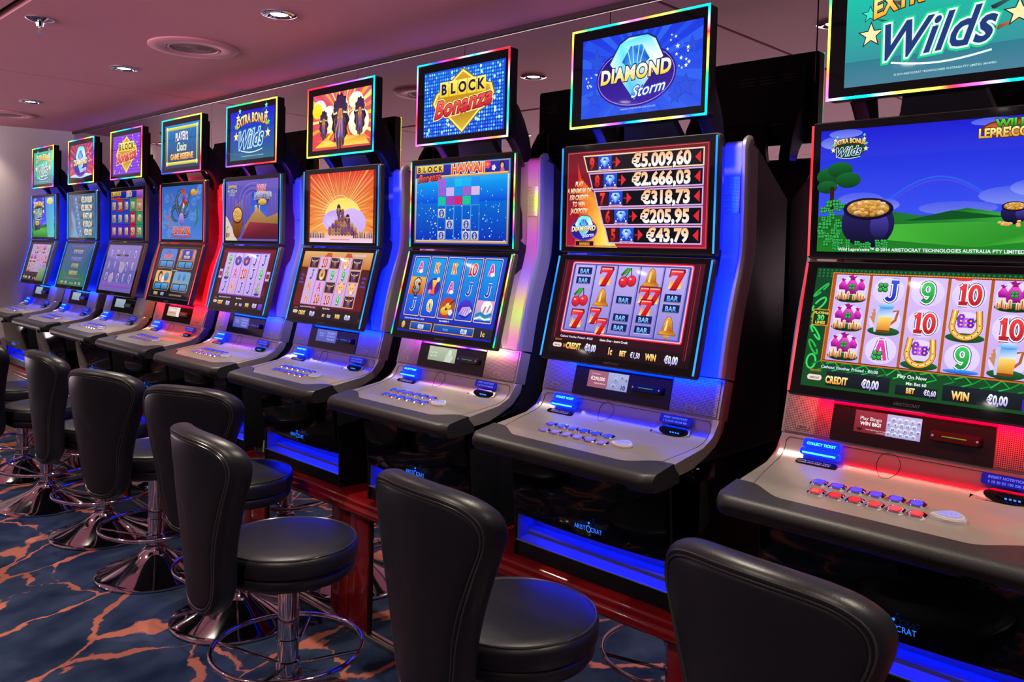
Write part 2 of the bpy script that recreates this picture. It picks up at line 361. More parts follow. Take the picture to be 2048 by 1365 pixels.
def ebw(a, x, y, s, c=('#ffe040', '#f07010'), navy='#16306a', glow='#20c090', back=None, bright=0):
    """EXTRA BONUS Wilds emblem, about 10 s wide"""
    R = random.Random(5)
    if back: a.ell(x, y-.2*s, 4.2*s, 2.6*s, back)
    for sx in (-1, 1):
        for k, (dx, dy, r, cc) in enumerate(((3.9, 2.3, .62, '#f8fff0'), (4.5, 1.1, .5, '#40e8c8'), (4.4, -.3, .75, '#fff0b0'), (3.4, 3.2, .45, '#80f0e0'))):
            if sx > 0 and k == 3: dx, dy = 3.9, 3.4
            X, Y = x+sx*dx*s, y+dy*s
            a.poly([(X-.3*r*s, Y-.5*r*s), (X+.3*r*s, Y-.5*r*s), (X-sx*1.9*s*.8, Y-1.5*s*.7), (X-sx*2.1*s*.8, Y-1.1*s*.7)], ['#d07828' if k % 2 == 0 else '#108060']*2+['#301840']*2)
            a.star(X, Y, r*s*1.25, '#0a3038'); a.star(X, Y, r*s, cc)
    a.text('EXTRA BONUS', x, y+.75*s, 1.75*s, '#ffb020', '#fff8a0', off=.04, xs=.72, arc=.42, out='#402008', ow=.05)
    a.text('Wilds', x-.1*s, y-1.9*s, 3.3*s, glow, glow, shear=.38, off=.1, xs=.86, slope=.06)
    a.text('Wilds', x-.1*s, y-1.9*s, 3.3*s, '#e8fff8', '#e8fff8', shear=.38, off=.06, xs=.86, slope=.06)
    a.text('Wilds', x-.1*s, y-1.9*s, 3.3*s, navy, navy, shear=.38, off=.02, xs=.86, slope=.06)
    a.line([(x-3*s+i*.6*s, y-2.35*s-.35*s*math.sin(PI*i/10)) for i in range(11)], .13*s, '#e8fff8')
def bonanza(a, x, y, s):
    O = [(0, 4.0), (3.4, 1.9), (5.4, 1.6), (5.9, .3), (4.6, -1.2), (3.2, -1.7), (0, -4.2), (-3.2, -1.7), (-4.9, -1.4), (-5.9, 0), (-5.2, 1.2), (-3.4, 1.9)]
    a.poly([(x+p[0]*s*1.04, y+p[1]*s*1.05) for p in O], '#806010'); a.poly([(x+p[0]*s, y+p[1]*s) for p in O], '#fff080'); a.poly([(x+p[0]*s*.93, y+p[1]*s*.92) for p in O], ['#d8a820', '#c89018', '#e8c040', '#c09020', '#a87818', '#b88818', '#e0b830', '#b88818', '#a07010', '#c89820', '#e0b838', '#c89018'])
    for i in range(5): a.rect(x+(-4.5+i*1.8)*s, y+.7*s, x+(-4.5+i*1.8+1.68)*s, y+2.7*s, '#f0d020', '#fff070')
    for i, ch in enumerate('BLOCK'): a.text(ch, x+(-3.66+i*1.8)*s, y+1.05*s, 1.9*s, '#20184a', off=.04)
    a.text('Bonanza', x, y-1.5*s, 3.1*s, '#fff0a0', shear=.3, off=.1, xs=1.0, slope=.1); a.text('Bonanza', x, y-1.5*s, 3.1*s, '#7a0a28', shear=.3, off=.06, xs=1., slope=.1)
    a.text('Bonanza', x, y-1.5*s, 3.1*s, '#d01830', '#ff6a60', shear=.3, off=.025, xs=1., slope=.1)
def dstorm(a, x, y, s):
    a.ell(x, y-.6*s, 5.6*s, 3.5*s, '#2a1478', n=36); a.ell(x, y-.6*s, 5.4*s, 3.3*s, '#a880ff', n=36); a.ell(x, y-.6*s, 5.3*s, 3.2*s, '#381aa0', '#1c1068', n=36)
    P = [(-3.6, 1.2), (-2.2, 3.3), (-1, 3.9), (1.6, 3.9), (2.7, 3.3), (3.8, 1.2), (0, -3.3)]
    a.poly([(x+p[0]*s*1.05, y+p[1]*s*1.05) for p in P], '#0c2c80'); a.poly([(x+p[0]*s, y+p[1]*s) for p in P], ['#e0ffff', '#70f0ff', '#d8ffff', '#50e0f8', '#d0ffff', '#ffffff', '#40c0f0'])
    a.poly([(x-1.9*s, y+1.2*s), (x-.7*s, y+2.9*s), (x+.9*s, y+2.9*s), (x+2*s, y+1.2*s), (x+.1*s, y-.2*s)], ['#1850c0', '#2a78e0', '#3aa0f0', '#1a50c8', '#60d0ff'])
    for q in (-1.2, -.4, .5, 1.3): a.line([(x+q*s, y+2.9*s), (x+q*.5*s, y+.8*s)], .1*s, '#c0f8ff')
    a.text('DIAMOND', x, y-.85*s, 2.2*s, '#14206a', shear=.08, off=.1, xs=.88, slope=.04); a.text('DIAMOND', x, y-.85*s, 2.2*s, '#ffd820', '#fffff0', shear=.08, off=.045, xs=.88, slope=.04)
    a.text('Storm', x+1.9*s, y-2.8*s, 1.8*s, '#1a40c0', shear=.35, off=.07, slope=.1); a.text('Storm', x+1.9*s, y-2.8*s, 1.8*s, '#f0ffff', shear=.35, off=.012, slope=.1)
def burst(a, cx, cy, W, H, cs, n=30, r0=0, inner=None):
    """radial rays clipped to the picture"""
    def edge(t):
        dx, dy = math.cos(t), math.sin(t); k = 1e9
        if dx > 1e-9: k = min(k, (W-cx)/dx)
        if dx < -1e-9: k = min(k, -cx/dx)
        if dy > 1e-9: k = min(k, (H-cy)/dy)
        if dy < -1e-9: k = min(k, -cy/dy)
        return (cx+dx*k, cy+dy*k)
    a.lay(); R = random.Random(n)
    for i in range(n):
        t0 = 2*PI*i/n; t1 = t0+2*PI/n*R.uniform(.25, .6); c = cs[i % len(cs)]
        a.poly([(cx+r0*math.cos(t0), cy+r0*math.sin(t0)), edge(t0), edge(t1), (cx+r0*math.cos(t1), cy+r0*math.sin(t1))], [inner, c, c, inner] if inner else c, lay=False)
def dots(a, x0, y0, x1, y1, p, r, c, n=6, prob=1, seed=1):
    R = random.Random(seed); a.lay(); y = y0+p/2
    while y < y1:
        x = x0+p/2
        while x < x1:
            if R.random() < prob: a.ell(x, y, r, r, c if isinstance(c, str) else R.choice(c), n=n, lay=False)
            x += p
        y += p
def stars(a, pts, c):
    a.lay()
    for x, y, r in pts: a.star(x, y, r, c, lay=False)
def hudl(a, y=3, credit='€0,00', bet='€0,60', win='€0,00', c1='#ff9810', c2='#fff8a0', mid='BET', col='#d8d0ff'):
    a.text('CREDIT', 17, y, 4.6, c1, c2, off=.05, xs=.62); a.text(credit, 32.5, y-.2, 5.2, '#b0a8f0', '#ffffff', off=.045, xs=.6)
    a.text(mid, 50, y, 3.3, c1, c2, off=.04, xs=.65); a.text(bet, 58, y, 3.3, '#c0b8f8', '#ffffff', off=.03, xs=.62)
    a.text('WIN', 70, y, 4.8, c1, c2, off=.05, xs=.66); a.text(win, 84, y, 5.2, '#b0a8f0', '#ffffff', off=.045, xs=.6)
def hud_left(a):
    a.text('ARISTOCRAT', 6.5, 7.4, 1.3, '#d8902a', off=.02, xs=.7); a.poly(rrect(2.8, 9.8, 3.2, 5.8, 1.2), '#f0d8d0'); a.text('GAME RULES', 6.3, 3.9, 1.3, '#601018', off=.03, xs=.62)
def base(a, W, H, c, c2): a.rect(0, 0, W, H, c, c2, mi=0)

def T_ebw(teal=True):
    a = Art()
    if teal: base(a, 100, 56, '#3a7c98', '#06c8a8'); a.rect(0, 0, 100, 14, '#4a8098', '#2c7c90')
    else: base(a, 100, 56, '#1c6088', '#0a10d8'); a.rect(0, 0, 100, 12, '#2a6888', '#1c5a90')
    ebw(a, 50, 30, 8.2, glow='#10d890' if teal else '#2090e0', navy='#1c3a78' if teal else '#0860a8')
    a.text('© 2014 ARISTOCRAT TECHNOLOGIES AUSTRALIA PTY LIMITED. 84109901', 52, 3.5, 1.5, '#c8f0f0')
    return a
def T_dst(pink=False):
    a = Art()
    if pink:
        base(a, 100, 56, '#b02858', '#7a3050'); burst(a, 50, 27, 100, 56, ['#ff4880', '#e83068'], 28); a.ell(50, 5, 49, 4.6, '#a8b8e8', '#e0e8ff'); a.poly([(0, 5), (50, 2), (100, 6), (100, 0), (0, 0)], '#101020')
    else:
        base(a, 100, 56, '#2858e8', '#1838e0'); burst(a, 50, 30, 100, 56, ['#2050e8', '#2a60f0'], 24)
        for x, y, r in ((13, 40, 9), (12, 13, 8), (88, 14, 9), (92, 40, 7), (80, 8, 6)): a.star(x, y, r, '#1c40c8'); a.star(x, y, r*.85, '#2450dc')
    R = random.Random(8)
    stars(a, [(R.uniform(72, 90), R.uniform(24, 50), R.uniform(.8, 2)) for i in range(16)]+[(R.uniform(3, 14), R.uniform(22, 32), R.uniform(.7, 1.2)) for i in range(9)], '#f0f8ff')
    dstorm(a, 47, 29, 6)
    a.text('DIAMOND STORM FEATURE GAME ARTWORK', 50, 3.2, 1.4, '#b8c8ff')
    return a
def T_blk(purple=False):
    a = Art()
    if purple:
        base(a, 100, 56, '#5a1ab8', '#7a28d8'); a.lay()
        for j in range(14):
            for i in range(-1, 13): a.rect(max(0, i*8+(j % 2)*4+.4), j*4+.4, min(100, max(0, i*8+(j % 2)*4+7.6)), j*4+3.6, '#7020d0', '#9848f0', lay=False)
        R = random.Random(2); a.lay()
        for i in range(34): a.ell(R.uniform(2, 98), R.uniform(2, 54), 1.3, 1.3, '#f0c8ff', n=8, lay=False)
    else:
        base(a, 100, 56, '#0c28c8', '#0c50d0'); dots(a, 0, 0, 100, 56, 2.9, 1.15, ['#2a80f0', '#3aa8ff', '#2070e8', '#4ac0ff', '#8ae8ff'])
        R = random.Random(2); a.lay()
        for i in range(40): a.ell(R.uniform(2, 98), R.uniform(2, 54), 1.3, 1.5, '#d0f8ff', n=8, lay=False)
    bonanza(a, 50, 28.5, 6.4)
    return a
def T_reserve():
    a = Art(); base(a, 100, 56, '#0a2a58', '#0888d8'); a.lay()
    for i in range(26):
        x = 8+i*3.4; a.poly([(x, 6), (x+1.1, 6), (min(93, x+8), 48), (min(93, x+7), 48)], '#08386a', lay=False)
    for x0, y0, x1, y1 in ((5, 49, 95, 53), (5, 4, 95, 8), (5, 4, 8, 53), (92, 4, 95, 53)): a.rect(x0, y0, x1, y1, '#a8b020', '#f8f070')
    for x, y in ((6.5, 51), (93.5, 51), (6.5, 6), (93.5, 6)): a.ell(x, y, 3, 3, '#d8b840', '#ffffc0')
    a.text("PLAYER'S", 50, 34, 15, '#f8f8ff', off=.03, xs=.6, arc=.12, out='#103060'); a.text('Choice', 50, 21.5, 16, '#f0ffd8', shear=.35, off=.02, xs=.6, out='#103060'); a.text('GAME RESERVE', 50, 11, 10.5, '#f09028', '#ffe890', off=.05, xs=.92, out='#301808')
    return a
def T_bison():
    a = Art(); base(a, 100, 56, '#e04828', '#e06088'); burst(a, 55, 30, 100, 56, ['#ffe020', '#ff9040', '#fff080', '#ffb030', '#f04858'], 34)
    for x, y, rx, ry in ((12, 42, 12, 9), (30, 30, 13, 14), (80, 24, 17, 14), (75, 45, 12, 8), (52, 36, 12, 14)): a.ell(x, y, rx, ry, '#fff8c0', '#ffffff')
    a.ell(8, 40, 9, 8, '#ffe010', '#fff040')
    a.poly([(0, 0), (100, 0), (100, 6), (80, 9), (60, 5), (40, 10), (18, 6), (0, 12)], '#e04848'); a.poly([(5, 3), (24, 12), (40, 6), (62, 12), (90, 10), (98, 2)], ['#ffe030', '#f8a020', '#fff070', '#ffd020', '#ff9030', '#ffe060'])
    bison(a, 20, 25, 22, 34, False); bison(a, 82, 29, 26, 42, False); bison(a, 49, 27, 40, 62, False)
    for q in range(7): a.line([(38+q*3, 8+q % 2*3), (42+q*2, 20+q % 3*3), (45+q*1.5, 28)], .7, '#ffc850' if q % 2 else '#6a48c8')
    a.rect(0, 0, 100, .1, '#000'); return a
def hdr(a, mid, c):  # title strip
    a.rect(1, 48, 99, 57.5, '#c88828'); a.rect(1.6, 48.6, 98.4, 57, '#141c88', '#1c30b0')
    for i in range(5): a.rect(2.5+i*6, 51.8, 8.2+i*6, 57.2, '#d8a828', '#ffe060')
    for i, ch in enumerate('BLOCK'): a.text(ch, 5.3+i*6, 52.6, 5.4, '#302010', off=.04)
    a.text('Bonanza', 17, 46, 7.8, '#500818', shear=.3, off=.09, xs=.9, slope=.06); a.text('Bonanza', 17, 46, 7.8, '#d02018', '#ff7050', shear=.3, off=.02, xs=.9, slope=.06)
    a.text(mid, 58, 50, 9, c, '#ff9040', off=.05, xs=1.05, arc=.1, out='#fff0c0')
def U_hawaii():
    a = Art(); base(a, 100, 58, '#0a24b0', '#0a8ae8'); a.rect(0, 30, 100, 48, '#0c48d8', '#10a8f0'); hdr(a, 'HAWAII', '#e01830')
    flower(a, 78, 55, 3, '#ff4060'); flower(a, 84, 52.5, 2, '#f0d0ff')
    a.ell(92, 54, 2.5, 2.8, '#201010'); a.ell(92, 53.6, 1.5, 1.9, '#e8a888'); a.poly([(90, 48.8), (95, 48.8), (93.6, 52), (90.8, 52)], '#e05878')
    a.rect(30, 48.6, 98, 49.6, '#e8c070'); R = random.Random(4); a.lay()
    for i in range(150): a.ell(R.uniform(2, 98), R.uniform(3, 40), R.choice((.25, .4, .7)), R.choice((.4, .6)), R.choice(('#90d8ff', '#ffffff', '#40a0ff')), n=6, lay=False)
    rows = [('#a060d0', '#1898e8', '#18b8f0', '#18b0f0', '#1890e8'), ('#9060d0', '#c8b0f0', '#2090e8', '#a060c8', '#d0b8e0'), ('#18c0a0', '#a040b0', '#d02868', '#18c890', '#1870e0')]
    for j, r in enumerate(rows):
        for i, c in enumerate(r): a.rect(27+i*8.8, 41-j*6.4, 35.4+i*8.8, 47-j*6.4, c, c)
    for i in range(5): a.frame(26.8+i*8.8, 3.5, 35.6+i*8.8, 28, .5, '#4a90f0')
    for x, y in ((31.2, 22), (31.2, 6), (40, 14), (57.6, 14), (57.6, 6), (66.4, 6)):
        a.rect(x-3.8, y-2.8, x+3.8, y+3.6, '#c0a8a0', '#e8d8d0'); a.ell(x, y+.4, 2.8, 2.8, '#0c2878', '#2a58b8', n=12); a.text('$', x, y-1.4, 5, '#c0c8ff', off=.03)
    for x0, y0, x1, y1 in ((1, 1, 99, 3), (1, 1, 2.5, 48), (97.5, 1, 99, 48)): a.rect(x0, y0, x1, y1, '#b07838', '#e8d0a8')
    return a
def U_rio():
    a = Art(); a.dim = .75; base(a, 100, 58, '#401090', '#301070'); hdr(a, 'RIO', '#3aa0e8'); a.rect(80, 49, 98, 57, '#8840c8', '#c070e8')
    g = [['150', '#1048d8'], ['200', '#c02838'], ['150', '#1048d8'], ['500', '#10a860'], ['1000', '#d09060'], ['125', '#1048d8'], ['150', '#1048d8'], ['150', '#1048d8'], ['200', '#b82048'], ['400', '#10a860'], ['100', '#5020c8'], ['100', '#5020c8'], ['100', '#5020c8'], ['250', '#b82048'], ['500', '#10a860']]
    for k, (t, c) in enumerate(g):
        i, j = k % 5, k//5; x, y = 2+i*19.4, 32.5-j*15.4
        a.rect(x, y, x+18.6, y+14.8, c, c); a.text(t, x+9.3, y+2.6, 12.5 if len(t) < 4 else 10, '#b08858', '#ffe8c0', off=.06, xs=.58, out='#281018', ow=.05)
    return a
def U_jack(vals, washed=False):
    a = Art(); a.dim = .8 if washed else 1.  # washed: screen glare is mixed into the picture colours
    W = washed
    base(a, 100, 58, '#6a1020' if not W else '#307898', '#8a1428' if not W else '#487090'); a.rect(0, 0, 100, 58, '#a81838' if not W else '#3a88a8', '#70101c' if not W else '#506888')
    dots(a, 22, 2, 60, 56, 1.6, .35, '#c83038' if not W else '#70b0d0', n=5)
    a.poly([(8, 52), (11, 42), (24, 30), (27, 14), (40, 0), (7, 0), (10, 20)], ['#d02018', '#e84820', '#f09030', '#f8c030', '#ffe060', '#f06820', '#e02818'] if not W else ['#a04868', '#8068a8', '#7090c8', '#80a8d8', '#90d0e0', '#6098c0', '#905878'])
    a.poly([(11, 36), (26, 26), (30, 12), (36, 0), (24, 0), (22, 14), (12, 24)], ['#f07020', '#ffb040', '#ffe060', '#fff090', '#ffd040', '#f89030', '#f05020'] if not W else '#88a8d0')
    for i, (n, v) in enumerate(vals):
        x0, y0 = 13+i*4.4, 46-i*10.7; xr = 96
        C = '#f0d8b8' if i == 0 else '#c8b0e8'
        if not W: a.poly([(x0-.8, y0+9.4), (xr+.8, y0+9.4), (xr+.8, y0-.8), (x0+2.6, y0-.8)], C); a.poly([(x0+.4, y0+8.6), (xr, y0+8.6), (xr, y0), (x0+3.2, y0)], '#0c0a14')
        else: a.frame(x0, y0-.6, xr, y0+9, .5, '#6090e0'); a.rect(x0+24, y0, xr-1, y0+8.4, '#585058', '#8a8068')
        if not W: a.poly([(x0+.4, y0+8.6), (x0+10, y0+8.6), (x0+11, y0), (x0+3.2, y0)], '#38101c')
        a.text(n, x0+6.2, y0+1, 9.5, '#a80a18' if not W else '#5060a0', '#ff4038' if not W else '#7080c0', off=.05, xs=.72)
        a.rect(x0+11, y0+.2, x0+21, y0+8.6, '#1830b0' if not W else '#4878c0', '#2850e0' if not W else '#5888c8'); diamond(a, x0+16, y0+4.8, 7.4)
        stars(a, [(x0+12.4, y0+1.6, .9), (x0+19.6, y0+1.6, .9), (x0+13.6, y0+3, .5), (x0+18.6, y0+3, .5)], '#ffffff')
        a.rect(x0+11, y0-.5, x0+21, y0+.6, '#d8a8b8'); a.text('€0.01 or Bet', x0+16, y0-.4, 1, '#a02030')
        if not W: a.poly([(x0+24, y0+7.6), (x0+27.5, y0+4.4), (x0+24, y0+1)], '#e02830'); a.poly([(xr-1.4, y0+7.6), (xr-5, y0+4.2), (xr-1.4, y0+1)], '#e02830'); a.text('PAYS', x0+22.8, y0+3.8, 1.5, '#d83030', off=.02, xs=.6)
        a.text(v, xr-7.5, y0+.9, 10.2, '#ffffff' if not W else '#e8e8e0', '#f8b878' if not W else '#fffff0', al='r', off=.045, xs=.92, out='#301008' if not W else None, ow=.025)
    if not W:
        for i, t in enumerate(('PLAY', 'A MINIMUM OF', '150 CREDITS', 'TO WIN', 'JACKPOTS!')): a.text(t, 9.8, 37-i*4.1, 4.2, '#ffa030', '#ffffe0', shear=.2, off=.04, xs=.62, out='#401008', ow=.03)
        dstorm(a, 14, 11.5, 1.9); a.rect(8, .8, 22, 3.6, '#280c10'); a.text('RAINING', 15, 1.2, 2.4, '#f0a040', off=.04, xs=.8)
    a.frame(.5, .5, 99.5, 57.5, .5, '#c05058' if not W else '#6088a0')
    return a
def sky(a, W=100, H=58, y0=17):
    a.rect(0, y0, W, H, '#3a50f0', '#1018d0')
    a.line([(30+i*3, 22+12*math.sin(PI*i/16)) for i in range(17)], .8, '#2a60e8'); a.line([(32+i*2.8, 22+10.6*math.sin(PI*i/16)) for i in range(17)], .8, '#4a48e8')
    for x, y, rx, ry, c in ((20, 24, 11, 4, '#7a80f0'), (30, 22, 8, 3, '#8890f8'), (84, 25, 14, 4, '#7888f0'), (94, 28, 9, 3.4, '#8a98f8'), (6, 52, 7, 3, '#8090e8'), (12, 56, 8, 2, '#7888e8'), (74, 57, 8, 1.6, '#6070e8'), (62, 20, 16, 3, '#6a78e8'), (6, 34, 6, 3, '#6a78e0')): a.ell(min(W-rx, max(rx, x)), min(H-ry, y), rx, ry, c, '#4a5ce8')
def U_lepre(full=True):
    a = Art(); base(a, 100, 58, '#1c6a20', '#2030d0'); sky(a)
    a.poly([(0, 0), (100, 0), (100, 20), (84, 17), (66, 20), (50, 16.5), (34, 19), (0, 17)], ['#1c7a20', '#208828', '#2c9a30', '#3aa838', '#186a28', '#207830', '#206828', '#186020'])
    a.poly([(30, 6), (70, 3), (100, 7), (100, 13), (70, 14), (36, 13)], ['#4ab838', '#2c9428', '#58c040', '#2c8a2c', '#3aa034', '#44b038']); a.poly([(40, 14.5), (60, 19), (82, 16), (60, 15)], '#105020')
    for x, y, r in ((5, 36, 7), (10, 39, 6), (14, 34, 6), (3, 31, 5)): a.ell(max(r*.8, x), y, r, r*.62, '#083818', '#14682c')
    a.rect(5.5, 20, 7.5, 31, '#301c10')
    R = random.Random(6)
    for i in range(46): x, y = R.uniform(1.5, 12), R.uniform(4, 24); clover(a, x, y, R.uniform(1, 1.9))
    pot(a, 24, 13.5, 12.2)
    for i in range(26): clover(a, R.uniform(8, 34), R.uniform(1.5, 5), R.uniform(1, 1.7))
    pot(a, 84, 17.5, 5); pot(a, 95, 18, 4.6)
    for i in range(18): a.ell(R.uniform(78, 98), R.uniform(12, 14), .9, .6, '#b87838', '#ffd080', n=7)
    if full:
        ebw(a, 14, 49, 1.75, glow='#0c6a40', back='#0c3020')
        a.ell(82, 53, 12, 4, '#701c10'); a.ell(82, 53, 11, 3.4, '#e09040', '#b03018'); a.text('WILD', 82, 53.4, 5, '#0a6020', '#60e040', off=.05, out='#102008'); a.text("LEPRE'COINS", 82, 49.6, 5.4, '#d8a020', '#fff0a0', off=.04, xs=.8, out='#301808')
        a.text("Wild Lepre'coins™ © 2014 ARISTOCRAT TECHNOLOGIES AUSTRALIA PTY LIMITED.", 50, .6, 2.1, '#f0f0ff', off=.02)
    else:
        a.ell(50, 6, 44, 5, '#1c7a28', '#4ab040'); ebw(a, 31, 39, 5, glow='#187850', back='#182838')
        a.poly([(60, 58), (72, 0), (100, 0), (100, 58)], ['#3a70d8', '#58b0b0', '#50c8c0', '#3098d8']); a.ell(82, 52, 14, 5, '#c8b868', '#e8e088')
    return a
def U_palace():
    a = Art(); a.dim = .85; base(a, 100, 58, '#5a3a88', '#7058c8'); a.rect(0, 0, 100, 58, '#6a58b0', '#6a5cc8')
    for i in range(5): a.line([(28+7*i*.5+(44-7*i)*(1-math.cos(PI*k/14))/2*1.2, 40+(15-i*2.4)*math.sin(PI*k/14)) for k in range(15)], .7, '#4a3c98' if i % 2 else '#8c80d8')
    for x in (6, 14, 34, 40, 46, 88, 94): a.rect(x, 14, x+1.6, 44, '#3c3080', '#8478d8')
    a.rect(52, 18, 80, 46, '#4878e8', '#2850e0')
    a.poly([(38, 14), (62, 32), (80, 22), (100, 26), (100, 10), (40, 4)], ['#a87848', '#c89860', '#b08850', '#b88850', '#8a5a30', '#905a38']); a.poly([(32, 2), (48, 18), (100, 16), (100, 2)], ['#6a1c30', '#a83848', '#802838', '#501830'])
    for x in (58, 60, 66): a.rect(x, 27, x+1.5, 33, '#c8a068', '#e8c890'); a.ell(x+.7, 33, 1.3, 1, '#e8c890', n=8)
    for x in (20, 24, 28, 32): a.rect(x, 26, x+.9, 36+(x % 3)*2, '#a87030', '#e0b060')
    a.poly([(0, 0), (24, 0), (14, 12), (4, 22), (0, 24)], '#e8d8c0'); a.ell(24, 16, 10, 14, '#6a3018', '#b06830'); a.ell(24, 25, 10.5, 8.5, '#4a2010', '#7a4420'); a.ell(24, 25, 9, 7, '#c08030', '#ffd070')
    R = random.Random(9)
    for i in range(26): a.ell(24+R.uniform(-7, 7), 25+R.uniform(-5, 5), 1.5, 1.1, '#a86820', '#ffe090', n=8)
    a.line([(2, 3), (3, 12), (6, 14)], 1, '#a03020'); ebw(a, 13, 49, 1.9, glow='#3868c8', back=None)
    a.ell(72, 41, 13, 8, '#3a2058', '#7a58a8'); a.text('Wild', 70, 47, 8, '#c01840', '#ff80a0', shear=.35, off=.04, out='#ffe0e8'); a.text("AMERI'COINS", 72, 39.4, 8, '#283898', '#c0d0ff', off=.05, xs=.62, arc=.12, out='#f0d8b0'); a.ell(72, 36.5, 8, 3, '#b08020', '#ffe080')
    a.text('OF', 4.5, 3, 6, '#a02820', off=.04)
    return a
def U_bison():
    a = Art(); base(a, 100, 58, '#f0b070', '#c82818'); a.rect(0, 0, 100, 58, '#f8a840', '#d83018'); burst(a, 52, 24, 100, 58, ['#e83818', '#f06020', '#d82818', '#ff9028', '#e04818'], 70, 0, '#fff0a0'); a.ell(55, 22, 26, 15, '#fff0a0', '#ffe060')
    a.ell(44, 18, 18, 9, '#d8b8ff', '#c8a8f8'); a.ell(68, 16, 20, 12, '#c8a8f0', '#d8b8f8'); a.ell(40, 20, 10, 6, '#e0c8ff', '#c0a0f0'); a.rect(0, 0, 100, 9, '#f0d0f0', '#e8b070')
    R = random.Random(5)
    for i in range(9):
        for k in range(int((1-abs(i-4)/5)*6)+1): a.ell(37+i*4.6, 8+k*2.9, 2.6, 2.5, R.choice(('#5a2858', '#7a3c30', '#a06030')), R.choice(('#b07838', '#8a58a8', '#d8a868')), n=10)
    bison(a, 50, 26, 9, 13, False); bison(a, 63, 19, 9, 10, False)
    for x in [2+i*2.6 for i in range(11)]+[72+i*2.4 for i in range(11)]: a.poly([(x-.9, 3.6), (x+.9, 3.6), (x+.5, 8+R.uniform(-1, 2)), (x-.5, 8+R.uniform(-1, 2))], R.choice(('#6a3a58', '#3a2040', '#a86848')))
    a.line([(26+i*3.2, 26+13*math.sin(PI*i/16)) for i in range(17)], .5, '#ffd8a8'); a.rect(38, 2, 66, 2.6, '#e85838')
    a.rect(0, 0, 6, 58, '#5a1c10', '#601408'); a.rect(0, 0, 3.4, 58, '#240c08', '#280808'); a.rect(97.4, 0, 100, 58, '#5a2818', '#601408')
    return a
def U_dragon():
    a = Art(); a.dim = .85; base(a, 100, 58, '#5088e0', '#2c68c8'); R = random.Random(11)
    for i in range(26):
        x, y = R.uniform(6, 94), R.uniform(6, 54)
        for r in (5.4, 3.8, 2.2): a.line([(x+r*math.cos(t*.5), min(57.5, max(.5, y+r*.8*math.sin(t*.5)))) for t in range(13)], .35, '#88b0f0', closed=False)
    def snake(p, w, c, c2): a.line(p, lambda t: w*(.5+1.1*math.sin(PI*min(1, t*.9+.1)))+.6, '#182038'); a.line(p, lambda t: w*(.5+1.1*math.sin(PI*min(1, t*.9+.1))), c); a.line(p, w*.35, c2)
    snake([(58+10*math.cos(PI*2*i/16+.6), 32+7.5*math.sin(PI*2*i/16+.6)) for i in range(15)], 2.2, '#203048', '#6a78a0')
    snake([(38+11*math.cos(PI*2*i/16-.4), 28+8*math.sin(PI*2*i/16-.4)) for i in range(15)], 2.4, '#384048', '#788090')
    snake([(50, 18), (46, 26), (40, 33), (38, 42), (43, 50), (50, 53), (54, 50)], 3, '#3a4450', '#8890a0'); snake([(52, 20), (57, 30), (66, 40), (70, 48), (78, 52)], 2, '#4a3828', '#c08838')
    a.ell(56, 44, 5, 9, '#b01820', '#f05040'); a.ell(56, 45, 3, 4.6, '#1838a0', '#4070e0'); a.star(56, 53, 4, '#d82820', 7, .5); a.ell(56, 36.5, 2, 3, '#f0d0b0', n=8)
    a.ell(79, 50, 6, 3.6, '#c06820', '#ffd050'); a.poly([(82, 50), (90, 53), (89, 49), (83, 47)], '#e8a030'); a.ell(51, 22, 6, 7, '#6a48b0', '#c8a8e8')
    a.line([(80, 12), (88, 20), (88, 32), (84, 38)], lambda t: 4*math.sin(PI*t)+.6, '#208858'); a.line([(24, 50), (30, 44), (24, 40)], 2, '#b06868'); a.line([(12, 22), (20, 26), (24, 18), (18, 12)], 3, '#c86848')
    a.text('5 DRAGONS', 50, 5.5, 10.5, '#b81820', '#f06050', off=.05, xs=.72, arc=.06, out='#f0c8b8', ow=.04)
    for i in range(3): a.line([(24, 5.6-i*1.4), (50, 3-i), (76, 5.6-i*1.4)], .6, '#b82830')
    return a
def cells(a, x0, y0, x1, y1, nx, ny, bg, bg2, line, lw=.7):
    w = (x1-x0)/nx
    for i in range(nx): a.rect(x0+i*w, y0, x0+(i+1)*w, y1, bg, bg2)
    for i in range(nx+1): a.rect(x0+i*w-lw/2, y0, x0+i*w+lw/2, y1, line)
    return [[(x0+w*(i+.5), y0+(y1-y0)/ny*(ny-j-.5)) for j in range(ny)] for i in range(nx)]
